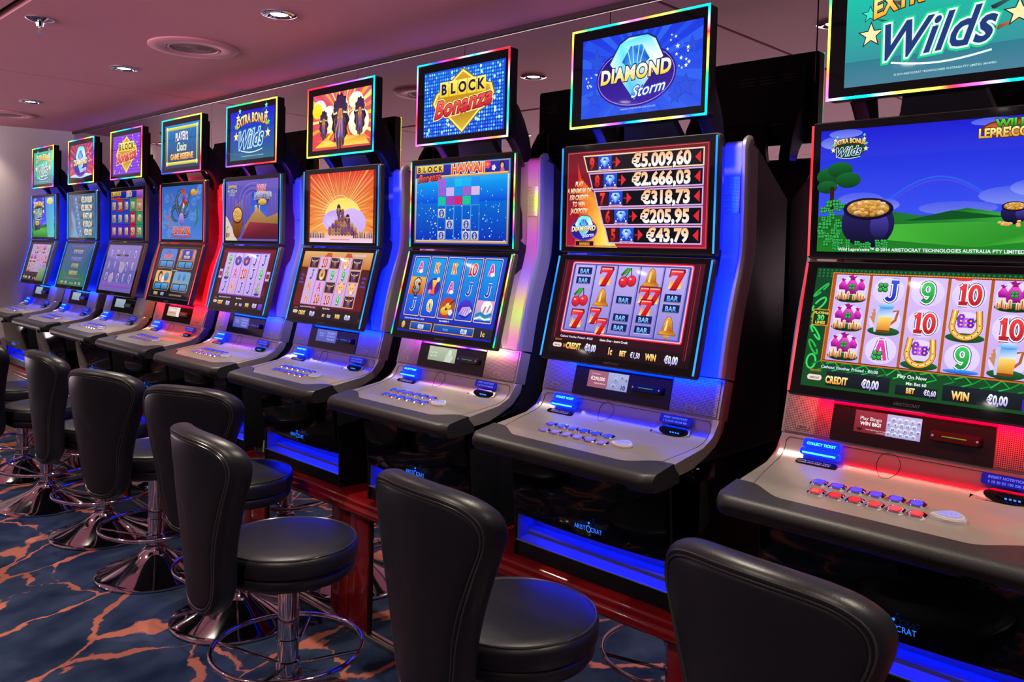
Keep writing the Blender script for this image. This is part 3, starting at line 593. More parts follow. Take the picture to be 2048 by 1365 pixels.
def L_sevens():
    a = Art(); base(a, 100, 58, '#140810', '#3a0c1c'); a.rect(0, 8, 100, 58, '#2c0a16', '#4a1024')
    for x in (2.2, 96.8): a.rect(x, 4 if x > 50 else 9, x+.5, 57, '#a02038'); a.rect(x+1.2*(1 if x < 50 else -1), 4 if x > 50 else 9, x+1.2*(1 if x < 50 else -1)+.3, 57, '#701828')
    a.poly(rrect(6.5, 93.5, 12.3, 57.2, 1.5), '#ff2038'); a.poly(rrect(7.2, 92.8, 13, 56.5, 1.3), '#f8c8e0'); a.poly(rrect(7.8, 92.2, 13.6, 56, 1), '#5858b0')
    c = cells(a, 9, 14.6, 91, 55, 5, 3, '#8c80d0', '#c0b0f4', '#3c3c90', .9)
    for i in range(6): a.rect(9+i*16.4-1.1, 14.6, 9+i*16.4-.8, 55, '#6a68c0'); a.rect(9+i*16.4+.8, 14.6, 9+i*16.4+1.1, 55, '#a8a0e8')
    S = [[('b2',), ('c',), ('7',)], [('7',), ('l',), ('77',)], [('c',), ('b1',), ('b2',)], [('l',), ('777',), ('b2',)], [('7',), ('b2',), ('l',)]]
    for i in range(5):
        for j in range(3):
            x, y = c[i][j]; k = S[i][j][0]
            if k == 'b2': bar(a, x, y, 7, 2)
            elif k == 'b1': bar(a, x, y, 7, 1)
            elif k == '7': sym7(a, x, y, 9)
            elif k == '77': sym7(a, x, y, 9.5, 2)
            elif k == '777': sym7(a, x, y, 10, 3)
            elif k == 'c': cherry(a, x, y, 9.5)
            else: bell(a, x, y, 10)
    a.text('Cashout Voucher Printed - €4,68', 20, 9.6, 1.8, '#e8e0ff', off=.02); a.text('Game Over - Insert Credit', 48, 9.6, 1.8, '#ffffff', off=.025)
    hud_left(a); a.text('30', 12.2, 3.6, 2.6, '#f08030', off=.03)
    a.text('CREDIT', 19, 3, 5, '#ff9810', '#fff8a0', off=.05, xs=.62); a.text('€0,00', 32, 2.8, 5.6, '#b0a8f0', '#ffffff', off=.045, xs=.6); a.text('1c', 47, 2.4, 5.6, '#f0a030', '#fff0c0', off=.05, xs=.6)
    a.text('BET', 56, 2.4, 4.2, '#ff9810', '#fff8a0', off=.05, xs=.65); a.text('€1,50', 64.5, 2.2, 4.4, '#c0b8f8', '#ffffff', off=.03, xs=.62); a.text('WIN', 75, 2, 5, '#ff9810', '#fff8a0', off=.05, xs=.66); a.text('€0,00', 88.5, 1.6, 5.8, '#b0a8f0', '#ffffff', off=.045, xs=.6)
    return a
def L_lepre():
    a = Art(); base(a, 100, 58, '#0c4a20', '#084028'); a.lay()
    R = random.Random(3)
    for i in range(50):
        for j in range(3): a.ell(1.4+i*2, 57-j*1.5, .55, .55, '#1c7a34', n=6, lay=False)
    for i in range(6):
        x = 3.5; y = 12+i*7; a.line([(x+2.2*math.cos(t*.5+i)*(1+.1*i), y+3.4*math.sin(t*.5)) for t in range(13)], .9, '#20b848' if i % 2 else '#38d860')
    for i in range(14): a.line([(4+i*7, 10.5+1.4*math.sin(i)), (8+i*7, 12.6), (11+i*7, 9.8), (7+i*7, 8.2)], .7, '#20b048' if i % 2 else '#108838')
    a.rect(8.2, 12.4, 95.8, 56, '#c86820'); a.rect(8.8, 13, 95.2, 55.4, '#5a2410'); dots(a, 8.2, 55.2, 95.8, 56.4, 1.1, .35, '#f0a040', n=5)
    a.lay()
    for i in range(40): a.ell(8.5, 13+i*1.07, .28, .28, '#f0a040', n=5, lay=False); a.ell(95.5, 13+i*1.07, .28, .28, '#f0a040', n=5, lay=False)
    c = cells(a, 9.6, 13.4, 94.4, 55, 5, 3, '#c8a8e8', '#d8c0f8', '#b05818', 1.3)
    for i in range(5):
        for j in range(3): a.ell(c[i][j][0], c[i][j][1], 7, 6.4, '#e0ccff', '#e8d8ff')
    S = [['g', 'g', 'g'], ['Jc', 'b', 'Ac'], ['9', '10', 'h'], ['10', 'h', '9'], ['g', '10', 'b']]
    for i in range(5):
        for j in range(3):
            x, y = c[i][j]; k = S[i][j]
            if k == 'g': gifts(a, x, y+.6, 13)
            elif k == 'b': beer(a, x, y+.4, 13)
            elif k == 'h': horseshoe(a, x, y+.4, 13)
            else: lucky(a, k.replace('c', ''), x+(1.4 if k == 'Jc' else 0), y, 12.5, 'clover' if 'c' in k else None)
    a.ell(c[3][2][0], 14.4, 7, 1, '#1040c0', '#40a0ff'); a.ell(c[3][0][0]-3, 54.8, 3.5, .7, '#e03828')
    a.rect(1.2, 29.5, 9.4, 37.5, '#e08028'); a.rect(1.7, 30, 8.9, 37, '#103018'); a.text('PLAYING', 5.3, 35.1, 1.7, '#e8e060', off=.03); a.text('30', 5.3, 32.2, 3.4, '#20c050', '#80f090', off=.05); a.text('LINES', 5.3, 30.4, 1.9, '#e8e060', off=.03)
    a.text('Cashout Voucher Printed - €0,08', 22, 9.4, 1.9, '#d8e8ff', off=.02); a.text('Play On Now', 50, 9, 2.2, '#f0f8ff', off=.02); a.text('Min Bet 60', 52, 6.2, 1.9, '#f0f8ff', off=.02)
    for x0, x1 in ((12, 41), (43.5, 61), (63, 94)): a.rect(x0, 1.4, x1, 8.2 if x0 != 43.5 else 5.8, '#081418', '#14202c')
    hud_left(a); hudl(a, 2.6); a.poly(rrect(93, 99.6, 1, 6.5, 1.2), ['#3a20b0']*20); a.text('CHANGE', 96.3, 1.6, 1.6, '#ff8040', off=.03, xs=.6)
    return a
def L_hawaii():
    a = Art(); base(a, 100, 58, '#0c20b0', '#1848d0')
    for i in range(5):
        x0 = 3.4+i*18.9; a.poly(rrect(x0, x0+17.6, 12, 57, 1), '#e8c8a0'); a.poly(rrect(x0+.6, x0+17, 12.6, 56.4, .8), '#2038b0'); a.rect(x0+1.4, 13.4, x0+16.2, 55.6, '#0848d8', '#10a0e8')
    X = [12.2+i*18.9 for i in range(5)]; Y = [48.5, 34.5, 20.5]
    def dollar(x, y): a.rect(x-8, y-6.6, x+8, y+6.8, '#c84810', '#f8b030'); a.text('$', x, y-5, 15, '#101018', off=.07); a.text('$', x, y-5, 15, '#686870', '#d8d8e0', off=.02)
    def drink(x, y): a.ell(x, y, 7, 6.6, '#601890', '#2030a0'); a.poly([(x-2.4, y-5.5), (x+2.4, y-5.5), (x+1, y-1), (x+3.4, y+5), (x-2.6, y+5), (x-1, y-1)], ['#f06020', '#f06020', '#ff9030', '#ffe060', '#ffc040', '#ff7030']); a.ell(x+3.6, y+5.4, 1.8, 1.8, '#ffd8a0'); flower(a, x-3.4, y-3.6, 1.8, '#f070c0')
    def guitar(x, y): a.ell(x, y, 7.6, 7, '#107838', '#d82820'); a.ell(x-1.8, y-2.8, 4.4, 3.4, '#c87818', '#ffe050'); a.ell(x+1, y+.6, 3, 2.6, '#d08818', '#ffe858'); a.line([(x+2, y+2), (x+7, y+6)], 1.4, '#6a3010'); a.ell(x-.6, y-1.4, 1.2, 1, '#401808', n=8); flower(a, x+4.4, y-3.4, 2.2, '#ffe0f8'); a.line([(x-7, y-4.6), (x-3, y-6.6), (x+3, y-6.4)], 1.6, '#b02818')
    def shell(x, y): a.ell(x, y, 7.4, 6.6, '#1818a0', '#4838d0'); a.poly([(x-6, y-4), (x+2, y-5), (x+7, y-1), (x+4, y+2), (x-3, y+1)], ['#9080d0', '#c8c0ff', '#ffffff', '#b0a0e8', '#f0a8d0']); [a.line([(x-4+q*2.6, y-4.4), (x-1+q*2, y+.6)], .5, '#5848a8') for q in range(4)]
    def wave(x, y): a.rect(x-8, y-6.6, x+8, y+7, '#40a8d8', '#f0a0c0'); a.ell(x+2, y+2, 5.4, 5, '#d8d8ff', '#ffffff'); a.line([(x-8, y-4), (x-3, y-2), (x+2, y-4), (x+7.6, y-2)], 2.4, '#2080b8'); a.line([(x-8, y-6), (x-3, y-4.6), (x+2, y-6), (x+7.6, y-5)], 1.2, '#f0ffff'); a.line([(x-1, y-2), (x+1, y+3)], 1.2, '#a86038'); a.line([(x+3, y-1), (x+5, y+4)], 1.1, '#b87048')
    S = [['A', '$', 'J'], ['K', 'd', 'Q'], ['K', 'A', 'g'], ['10', 'J', 's'], ['A', 'J', 'w']]
    for i in range(5):
        for j in range(3):
            k = S[i][j]; x, y = X[i], Y[j]
            if k == '$': dollar(x, y)
            elif k == 'd': drink(x, y)
            elif k == 'g': guitar(x, y)
            elif k == 's': shell(x, y)
            elif k == 'w': wave(x, y)
            else: lucky(a, k, x, y, 11.5, 'flower' if k == 'A' else None)
    a.text('Cashout Voucher Printed - €0,70', 17, 9.6, 1.6, '#d8e0ff', off=.02); a.text('Bet multiplier 2', 50, 10, 1.6, '#ffffff', off=.02)
    a.rect(0, 1.4, 100, 8.6, '#181c28', '#202840')
    for x0, x1 in ((14, 38), (40, 82)): a.frame(x0, 1.8, x1, 8, .6, '#f09838'); a.rect(x0+.6, 2.4, x1-.6, 7.4, '#0c3890', '#0860c0')
    a.text('€0,00', 26, 3.2, 4.4, '#c0d8ff', '#ffffff', off=.04, xs=.6); a.text('€3,00', 72, 3.2, 4.4, '#c0d8ff', '#ffffff', off=.04, xs=.6); a.ell(6, 5, 2, 2.6, '#c88838', '#f0c078'); a.text('1c', 91, 3.2, 4.6, '#f0c080', off=.05)
    a.text('WIN', 53, 3.6, 2.6, '#80a8ff'); return a
def L_reels5(kind):
    a = Art(); a.dim = .95
    base(a, 100, 58, '#180810', '#6a1420')
    if kind == 'curtain':
        for i in range(9): a.line([(4+i*.9, 57), (6-i*.3, 34), (3+i*.6, 14)], .8, '#802018' if i % 2 else '#501010'); a.line([(95-i*.7, 57), (92+i*.5, 34), (96-i*.5, 14)], .8, '#902830' if i % 2 else '#501018')
        a.rect(0, 54.6, 100, 57.6, '#901828', '#601020'); c = cells(a, 9, 13, 91, 54, 5, 3, '#c8a0e8', '#d8b8f8', '#7a48a0', .8); a.rect(8.4, 53.6, 91.6, 54.6, '#8058c8'); a.rect(8.4, 12, 91.6, 13, '#8058c8')
        S = [['9', 'p', 'J'], ['e1', 'A', 'K'], ['e2', '10', 'J'], ['J', 'J', 'J'], ['J', '9', 'p']]; ny = 3; sz = 13.5
        for x0 in (1, 92.6): a.rect(x0, 28, x0+6.4, 37, '#c8b0f0'); a.rect(x0+.6, 30, x0+5.8, 34.6, '#a02030')
    else:
        a.rect(0, 44, 100, 58, '#c87028', '#e8b070'); a.rect(0, 10, 100, 44, '#6a1018', '#4a2018'); a.poly([(30, 52), (36, 57), (42, 57), (44, 53), (62, 53), (64, 57), (70, 57), (74, 52)], '#c85830'); a.text('YOUR CHOICE', 82, 54.4, 2.6, '#e0d0ff', off=.03)
        R = random.Random(7)
        for i in range(30): a.ell(R.uniform(8, 92), R.uniform(3, 40), R.uniform(3, 8), R.uniform(.6, 1.4), R.choice(('#3a1010', '#801828', '#602018')), n=10)
        c = cells(a, 11, 11.5, 89, 53.4, 5, 4, '#d0a8e8', '#dcb8f0', '#b05840', .7)
        S = [['B', 'J', 'K', 'K'], ['10', 'o', 'A', '10'], ['B', '9', 'B', '10'], ['L', '9', 'L', '9'], ['B', 'B', 'L', 'B']]; ny = 4; sz = 11
        for x0 in (5, 95):
            for q, t in enumerate(('XTRA', 'REEL', 'POWER')): a.text(t, x0, 36-q*3.4, 2.4, '#5060e8', off=.02, xs=.8)
    for i in range(5):
        for j in range(ny):
            x, y = c[i][j]; k = S[i][j]
            if k == 'B': bison(a, x, y, 14.2, 10)
            elif k == 'L': lion(a, x, y, 10.4)
            elif k == 'o': a.rect(x-7, y-5, x+7, y+5, '#40201c'); coin(a, x, y, 10.5)
            elif k == 'p':
                R = random.Random(i); a.ell(x, y-5, 4.6, 1.4, '#1840a0')
                for q in range(26): yy = R.uniform(-4.4, 6); a.ell(x+R.uniform(-1, 1)*(5-yy*.6)*.7, y+yy, 1, .8, '#0c6030', R.choice(('#e8f0a0', '#58b048', '#a8d868')), n=6)
            elif k[0] == 'e': a.ell(x, y-.5, 6.6, 5.4, '#1838b0', '#4068e0'); a.ell(x, y-1, 4.4, 3.2, '#a01828', '#3060d0'); a.line([(x-5, y+3), (x, y+5.4), (x+5, y+3)], 2, '#d8d0ff'); a.line([(x-4, y+1.4), (x+4, y+1.4)], 1.4, '#c82038'); a.star(x, y-1.6, 2.4, '#ffb050' if k == 'e2' else '#80c0ff')
            else: lucky(a, k, x, y, sz)
    a.text('Cashout Voucher Printed - €0,17', 24, 8.8, 1.7, '#d8d0ff', off=.02); a.text('Play On Now', 52, 8.8, 1.9, '#ffffff', off=.02); a.rect(0, 0, 100, 7.6, '#100c18', '#181020')
    hud_left(a); hudl(a, 2.4); 
    if kind == 'curtain': a.rect(91, 1, 98, 6.4, '#5020c0', '#7840e8')
    return a
def L_menu():
    a = Art(); a.dim = .85; base(a, 100, 58, '#141420', '#28242c'); a.frame(.5, .5, 99.5, 57.5, .6, '#604848')
    T = [(26, 44, '#5888e0'), (72, 44, '#c07858'), (26, 19, '#e8b868'), (72, 19, '#70a8c8')]
    for k, (x, y, c) in enumerate(T):
        a.poly(rrect(x-20, x+20, y-10, y+11.6, 3), c)
        a.poly(rrect(x-19, x+19, y-10.6, y-1, 2), '#c09058'); a.poly(rrect(x-18.2, x+18.2, y-10, y-1.6, 1.6), '#181820')
        for d in (-8.6, 8.6): a.rect(x+d-7.6, y-9, x+d+7.6, y-2.6, '#1878c8', '#48b0e8'); a.text('1c' if d < 0 else '2c', x+d, y-7.6, 3.4, '#c04030', off=.04)
    a.text('5 DRAGONS', 26, 45, 5.4, '#d83838', off=.05, xs=.7, out='#f0d0c0'); a.line([(20, 49), (26, 54), (30, 50), (26, 47)], 1.6, '#b82838')
    a.rect(60, 44, 84, 55, '#1c30b0', '#2850d8'); a.text('RED', 72, 50, 4.4, '#f0e080', off=.05); a.text('FORTUNE', 72, 45.4, 4.4, '#f0e080', off=.05, xs=.7)
    for x in (54, 90): a.line([(x, 46), (x+(3 if x < 70 else -3), 50), (x, 54)], 2.4, '#e8a888')
    a.ell(18, 24, 5, 6, '#201010', '#302018'); a.ell(19, 23, 3, 4, '#f0c0a0'); a.ell(34, 24, 6, 5, '#2060b0', '#5098e0'); a.ell(26, 21, 3, 4, '#f0e8f0')
    a.ell(66, 26, 3.6, 5, '#2060c0', '#60a8f0'); a.ell(78, 26, 3.6, 5, '#2060c0', '#60a8f0')
    a.text('Touch a game to play it', 50, 31, 1.7, '#e8e8f8'); a.rect(12, 3, 22, 6.4, '#a88848', '#d8c080'); a.rect(30, 3, 38, 6.4, '#8088c0', '#b0b8e8'); a.rect(52, 3.6, 82, 5.6, '#8a7060')
    return a
def L_washed(kind):
    a = Art()
    if kind == 'q':
        a.dim = .62; base(a, 100, 58, '#8878d8', '#9a8ae8'); R = random.Random(2)  # low-contrast lilac paints the glare over these reels
        for i in range(5): a.rect(6+i*18.4, 12, 22.8+i*18.4, 56, '#7468c8', '#a090e8')
        for i, row in enumerate(('9QA1O', 'A9RQK', 'OQQKQ')):
            for j, ch in enumerate(row): a.text(ch, 14+j*18.4, 42-i*14.5, 14, '#b8b0f8', '#d8d0ff', off=.05, xs=.7, out='#6050b0')
        a.rect(30, 44, 68, 46, '#282838'); a.text('No Credit - Play Now', 49, 44.4, 1.5, '#e0e0f0'); a.rect(4, 5, 96, 9, '#9858d8', '#b070e8'); a.ell(30, 16, 8, 6, '#c8a8d8', '#d8b8e8'); a.ell(56, 30, 8, 7, '#d0b8e8')
    elif kind == 'msg':
        a.dim = .62; base(a, 100, 58, '#3a8088', '#4a68b0'); a.poly([(0, 0), (100, 0), (100, 14), (60, 20), (30, 16), (0, 24)], '#408870')  # muted colours carry the glare lying on this display
        for t, y in (('MORE CHANCES', 44), ('TO WIN JACKPOTS', 34), ('IN THE FREE', 25), ('GAMES BONUS', 15)): a.text(t, 50, y, 7.4, '#c8b068' if y < 30 else '#8088e8', '#e8e0b0' if y != 34 else '#b0a8f8', off=.06, xs=.62, out='#284058')
        a.frame(22, 10, 78, 54, .5, '#78a0e0'); a.frame(12, 9, 88, 55, .4, '#6890c8'); a.frame(42, 50, 60, 56, .8, '#c83050'); a.rect(22, 10.5, 78, 11.5, '#b04868'); hudl(a, 2)
    else:
        a.dim = .8; base(a, 100, 58, '#3a3040', '#503848'); c = cells(a, 10, 13, 92, 55, 5, 3, '#c0a0d8', '#d0b0e8', '#905880', .8)
        S = [['J', 'g', 'h'], ['h', 'g', '10'], ['10', '10', '9'], ['g', 'A', 'J'], ['9', 'h', 'g']]
        for i in range(5):
            for j in range(3):
                x, y = c[i][j]; k = S[i][j]
                if k == 'g': gifts(a, x, y, 12)
                elif k == 'h': horseshoe(a, x, y, 12)
                else: lucky(a, k, x, y, 12)
        hud_left(a); hudl(a, 2.4); a.poly([(62, 1), (94, 1), (96, 22), (70, 20)], ['#8a8a20', '#588050', '#78b0a0', '#a0b878'])
    return a
def S_bingo():
    a = Art(); base(a, 100, 34.4, '#7a2430', '#9a3040'); a.text('Play Bingo', 25, 20, 8, '#f0e0e8', off=.01); a.text('WIN BIG!', 25, 12, 7.6, '#ffffff', off=.03); a.poly([(3, 5), (9, 8), (15, 5), (9, 2)], '#201820'); a.text('Check Daily Program for Times', 34, 5, 2.4, '#f0d8e0', al='c'); a.text('and Locations', 42, 2, 2.4, '#f0d8e0')
    a.rect(49, 0, 100, 34.4, '#a8a0d0', '#c0b8e8'); R = random.Random(5); nums = [int(R.uniform(1, 75)) for _ in range(40)]; k = 0
    for j in range(5):
        for i in range(6):
            x, y = 53+i*9.2-(j % 2)*3, 4+j*7.4
            if x > 96.5 or x < 52 or y > 32: continue
            r = min(4.4, 100-x-.1, x-49.1, 34.3-y); a.ell(x, y, r, r, '#8890c8', '#f4f0ff', n=14); a.text(str(nums[k]), x, y-1.4, 4, '#182060', off=.03); k += 1
    return a
def S_prize():
    a = Art(); base(a, 100, 34.4, '#9a5868', '#a06070'); a.text('€290,000', 25, 15, 10, '#fff0f0', off=.02, xs=.92); a.text('Our prize stands at', 20, 27, 3, '#f0d8e0'); a.text('PRIZE €2 PER PLAY', 32, 7.6, 3.4, '#fff0f0')
    a.rect(50, 0, 100, 34.4, '#9098c8', '#a8b0d8')
    for x, y, t, r in ((70, 20, '31', 7), (85, 27, '4', 4.6), (95, 23, '15', 4.6), (66, 8, '22', 6)): a.ell(x, y, r, r, '#8088b8', '#b8c0e8'); a.text(t, x, y-1.6, 5, '#202850', off=.03)
    a.text('10', 90, 3, 12, '#182048', off=.03); return a
def S_grey(k):
    a = Art()
    if k == 'girl': base(a, 100, 34.4, '#98a890', '#b8c0a8'); a.text('Easy To Play', 20, 18, 5, '#e8f0e8'); a.text('Easy To Win', 20, 10, 5, '#e8f0e8'); a.poly([(60, 0), (66, 18), (74, 30), (80, 20), (92, 14), (84, 0)], '#c8d0c0'); a.ell(78, 24, 6, 7, '#d8dcd0')
    elif k == 'lines': base(a, 100, 34.4, '#c8a890', '#d8c8b8'); a.rect(10, 20, 70, 25, '#f0e8e0'); a.rect(10, 10, 80, 14, '#a88878'); a.rect(74, 0, 100, 34.4, '#e8e0d8')
    elif k == 'dim': base(a, 100, 34.4, '#5058b0', '#6068c0'); a.text('Play Bingo', 25, 22, 5, '#a8b0f0'); a.text('WIN BIG!', 25, 15, 5, '#a8b0f0'); [a.ell(56+i*8, 8+j*9, 3.4, 3.4, '#7880d8', '#9098e8', n=10) for i in range(5) for j in range(3)]
    else: base(a, 100, 34.4, '#8898a8', '#a0b0b8')
    return a
# ------------------------------------------------------------------ materials
M_SILVER = mat('satin silver paint', (.32, .285, .265), .33, .6); add_noise_bump(M_SILVER, 900, .05, .0005)
M_RIM = mat('brushed bronze silver rim', (.42, .37, .33), .28, .8)
M_WING = mat('lightly metallic wing paint', (.15, .135, .13), .36, .15)
M_DARKSILVER = mat('dark warm grey metal', (.10, .085, .08), .35, .6)
M_BLACK = mat('black satin plastic', (.006, .006, .008), .4, 0, .25)
M_GLOSS = mat('black gloss panel', (.003, .003, .005), .06, 0, .28)
M_BEZEL = mat('black glass bezel', (.002, .002, .003), .05, 0, .2)
M_CAVITY = mat('matt black cavity', (.002, .002, .002), .9, 0, .1)
M_PAD = mat('charcoal textured arm pad', (.014, .0135, .015), .45, 0, .4); add_noise_bump(M_PAD, 420, .35, .0012)
M_CHROME = mat('polished chrome', (.66, .66, .7), .06, 1.)
M_DARKCHROME = mat('dark chrome', (.12, .12, .13), .15, 1.)
M_STRIP = mat('brushed steel trim', (.62, .58, .52), .25, 1.)
M_LEATHER = mat('black leatherette', (.007, .007, .011), .38, 0, .33); add_noise_bump(M_LEATHER, 260, .25, .0012)
M_PIPE = mat('glossy black piping', (.02, .02, .024), .25, 0, .6)
M_RED = mat('dark red lacquer', (.14, .003, .004), .16, 0, .4, coat=.5, coat_rough=.05)
M_BTNCHROME = mat('bright button chrome', (.95, .95, .97), .05, 1.)
M_CLEAR = mat('clear button plastic', (.75, .75, .78), .08, .6)
M_GLASS = mat('clear glass', (.95, .97, .97), .02, 0, .5, trans=1., ior=1.48)
M_WHITE = mat('white paper', (.6, .6, .58), .6)
M_LABELGREY = mat('grey printed sticker', (.16, .16, .17), .6)
M_GREEN = mat('green slot light', (.0, .05, .0), .4, emit=hx('#60c020'), estr=.6)
M_BLUEBTN = mat('lit blue button plastic', (.0, .01, .12), .12, 0, .5, emit=hx('#0420ff'), estr=2.6)
M_CYAN = mat('lit cyan lettering', (.0, .1, .2), .3, emit=hx('#40d8ff'), estr=2.4)
M_LBLBLUE = mat('lit blue label', (.0, .0, .1), .3, emit=hx('#0818c0'), estr=.5)
M_LBLTXT = mat('pale blue lettering', (.1, .1, .3), .4, emit=hx('#5078ff'), estr=1.)
M_LOGO = mat('lit blue logo', (.0, .05, .2), .3, emit=hx('#2070ff'), estr=1.6)
M_TXTGREY = mat('grey lettering', (.3, .3, .3), .4)
M_SCREEN = vcol_mat('lit display panel', 1.05); M_ART = vcol_mat('lit display picture', 1.05, sample=False)
M_LED = vcol_mat('coloured light frame', 2.6); M_LEDBAR = vcol_mat('coloured light bar', 1.5); M_GLOW = vcol_mat('hidden led strip', 330., rough=.4); M_GLOW2 = vcol_mat('hidden tray led strip', 170., rough=.4)
M_TRAY = mat('dark silver tray', (.12, .12, .16), .35, .3)
# perforated speaker metal
M_GRILLE = mat('perforated speaker metal', (.3, .27, .26), .35, .6)
def _grille():
    N, L, b = nodes(M_GRILLE); tc = N.new('ShaderNodeTexCoord'); mp = N.new('ShaderNodeMapping'); vo = N.new('ShaderNodeTexVoronoi'); r = N.new('ShaderNodeValToRGB')
    mp.inputs['Scale'].default_value = (230, 0, 230); vo.inputs['Randomness'].default_value = 0; vo.inputs['Scale'].default_value = 1
    L.new(tc.outputs['Object'], mp.inputs['Vector']); L.new(mp.outputs['Vector'], vo.inputs['Vector']); L.new(vo.outputs['Distance'], r.inputs['Fac'])
    r.color_ramp.elements[0].position = .28; r.color_ramp.elements[0].color = (.02, .018, .018, 1); r.color_ramp.elements[1].position = .36; r.color_ramp.elements[1].color = (.34, .30, .28, 1)
    L.new(r.outputs['Color'], b.inputs['Base Color'])
_grille()
# carpet: navy field with rust coloured branching veins
M_CARPET = mat('navy carpet with rust veins', (.02, .03, .06), .95, 0, .1)
def _carpet():
    N, L, b = nodes(M_CARPET); b.inputs['Specular IOR Level'].default_value = .05
    tc = N.new('ShaderNodeTexCoord'); mp = N.new('ShaderNodeMapping'); mr = N.new('ShaderNodeMapping'); mr.inputs['Rotation'].default_value = (0, 0, math.radians(-25)); mp.inputs['Scale'].default_value = (2.15, 1.3, 1); mp.inputs['Location'].default_value = (.4, .15, 0)
    n1 = N.new('ShaderNodeTexNoise'); n1.inputs['Scale'].default_value = 1.7; n1.inputs['Detail'].default_value = 4
    mix = N.new('ShaderNodeVectorMath'); mix.operation = 'MULTIPLY_ADD'; mix.inputs[1].default_value = (.75, .75, 0)
    L.new(tc.outputs['Object'], mr.inputs['Vector']); L.new(mr.outputs['Vector'], mp.inputs['Vector']); L.new(mp.outputs['Vector'], n1.inputs['Vector']); L.new(n1.outputs['Color'], mix.inputs[0]); L.new(mp.outputs['Vector'], mix.inputs[2])
    v = N.new('ShaderNodeTexVoronoi'); v.feature = 'DISTANCE_TO_EDGE'; v.inputs['Scale'].default_value = 1.25; v.inputs['Randomness'].default_value = 1
    L.new(mix.outputs[0], v.inputs['Vector'])
    n2 = N.new('ShaderNodeTexNoise'); n2.inputs['Scale'].default_value = 2.4; n2.inputs['Detail'].default_value = 2; L.new(mp.outputs['Vector'], n2.inputs['Vector'])
    n3 = N.new('ShaderNodeTexNoise'); n3.inputs['Scale'].default_value = 16; n3.inputs['Detail'].default_value = 4; L.new(mp.outputs['Vector'], n3.inputs['Vector'])
    th = N.new('ShaderNodeMapRange'); th.inputs['From Min'].default_value = .38; th.inputs['From Max'].default_value = .75; th.inputs['To Min'].default_value = -.004; th.inputs['To Max'].default_value = .068
    L.new(n2.outputs['Fac'], th.inputs['Value'])
    j = N.new('ShaderNodeMath'); j.operation = 'MULTIPLY_ADD'; j.inputs[1].default_value = .05; L.new(n3.outputs['Fac'], j.inputs[0]); L.new(v.outputs['Distance'], j.inputs[2])
    s = N.new('ShaderNodeMath'); s.operation = 'SUBTRACT'; L.new(j.outputs[0], s.inputs[0]); L.new(th.outputs['Result'], s.inputs[1])
    st = N.new('ShaderNodeMapRange'); st.inputs['From Min'].default_value = .022; st.inputs['From Max'].default_value = .034; st.inputs['To Min'].default_value = 1; st.inputs['To Max'].default_value = 0; L.new(s.outputs[0], st.inputs['Value'])
    n4 = N.new('ShaderNodeTexNoise'); n4.inputs['Scale'].default_value = 3; n4.inputs['Detail'].default_value = 5; L.new(mp.outputs['Vector'], n4.inputs['Vector'])
    cr = N.new('ShaderNodeValToRGB'); cr.color_ramp.elements[0].position = .35; cr.color_ramp.elements[0].color = (.008, .014, .038, 1); cr.color_ramp.elements[1].position = .7; cr.color_ramp.elements[1].color = (.026, .038, .08, 1); L.new(n4.outputs['Fac'], cr.inputs['Fac'])
    mx = N.new('ShaderNodeMix'); mx.data_type = 'RGBA'; mx.inputs['B'].default_value = (.28, .09, .066, 1)
    L.new(st.outputs['Result'], mx.inputs['Factor']); L.new(cr.outputs['Color'], mx.inputs['A']); L.new(mx.outputs['Result'], b.inputs['Base Color'])
    n5 = N.new('ShaderNodeTexNoise'); n5.inputs['Scale'].default_value = 350; bp = N.new('ShaderNodeBump'); bp.inputs['Strength'].default_value = .5; bp.inputs['Distance'].default_value = .004
    L.new(tc.outputs['Object'], n5.inputs['Vector']); L.new(n5.outputs['Fac'], bp.inputs['Height']); L.new(bp.outputs['Normal'], b.inputs['Normal'])
_carpet()
M_CEIL = mat('dusty rose ceiling panel', (.62, .22, .25), .55, 0, .35); add_noise_bump(M_CEIL, 30, .03, .002)
M_CEILPLAIN = mat('dusty rose ceiling fitting', (.64, .24, .27), .5)
M_GAP = mat('dark ceiling joint', (.03, .006, .01), .8)
M_MIRROR = mat('bronze tinted mirror', (.46, .37, .38), .012, 1.)
M_PMIRROR = mat('plinth mirror', (.66, .62, .66), .02, 1.)
M_WALL = mat('pale lilac laminate wall', (.47, .42, .42), .22, 0, .5)
M_PLAINWALL = mat('brown wall panel', (.16, .09, .085), .45)
M_DWALL = mat('dark far wall', (.02, .014, .018), .6)
M_LAMP = mat('white lamp face', (1, 1, 1), .4, emit=(1., .93, .8), estr=45)
M_GRILL2 = mat('rose speaker mesh', (.26, .13, .14), .6)

# ------------------------------------------------------------------ machine geometry
MY, MZ = 2.2, .56
CACHE = {}
def part(name, key, build, mats, parent, smooth=True, angle=35):
    if key not in CACHE:
        bm = bmesh.new(); build(bm); me = finish(bm, name, mats, smooth, angle)
        me.transform(Matrix.Translation((0, -MY, -MZ))); CACHE[key] = me
    return link(name, CACHE[key], parent)
def sub(v): return (v[0], v[1]-MY, v[2]-MZ)
class Fr:
    """a tilted plane on the machine: o(u,v,d) = point"""
    def __init__(s, O, eu): s.O = Vector(O); s.ex = Vector((1, 0, 0)); s.eu = Vector(eu).normalized(); s.en = s.ex.cross(s.eu).normalized()
    def p(s, x, v, d=0): return s.O+s.ex*x+s.eu*v+s.en*d
    def plate(s, bm, x0, x1, v0, v1, d0, d1, r=.004, bev=0, mi=0):
        add_plate(bm, rrect(x0, x1, v0, v1, r), s.p(0, 0, d0), s.ex, s.eu, s.en, d1-d0, bev, mi)
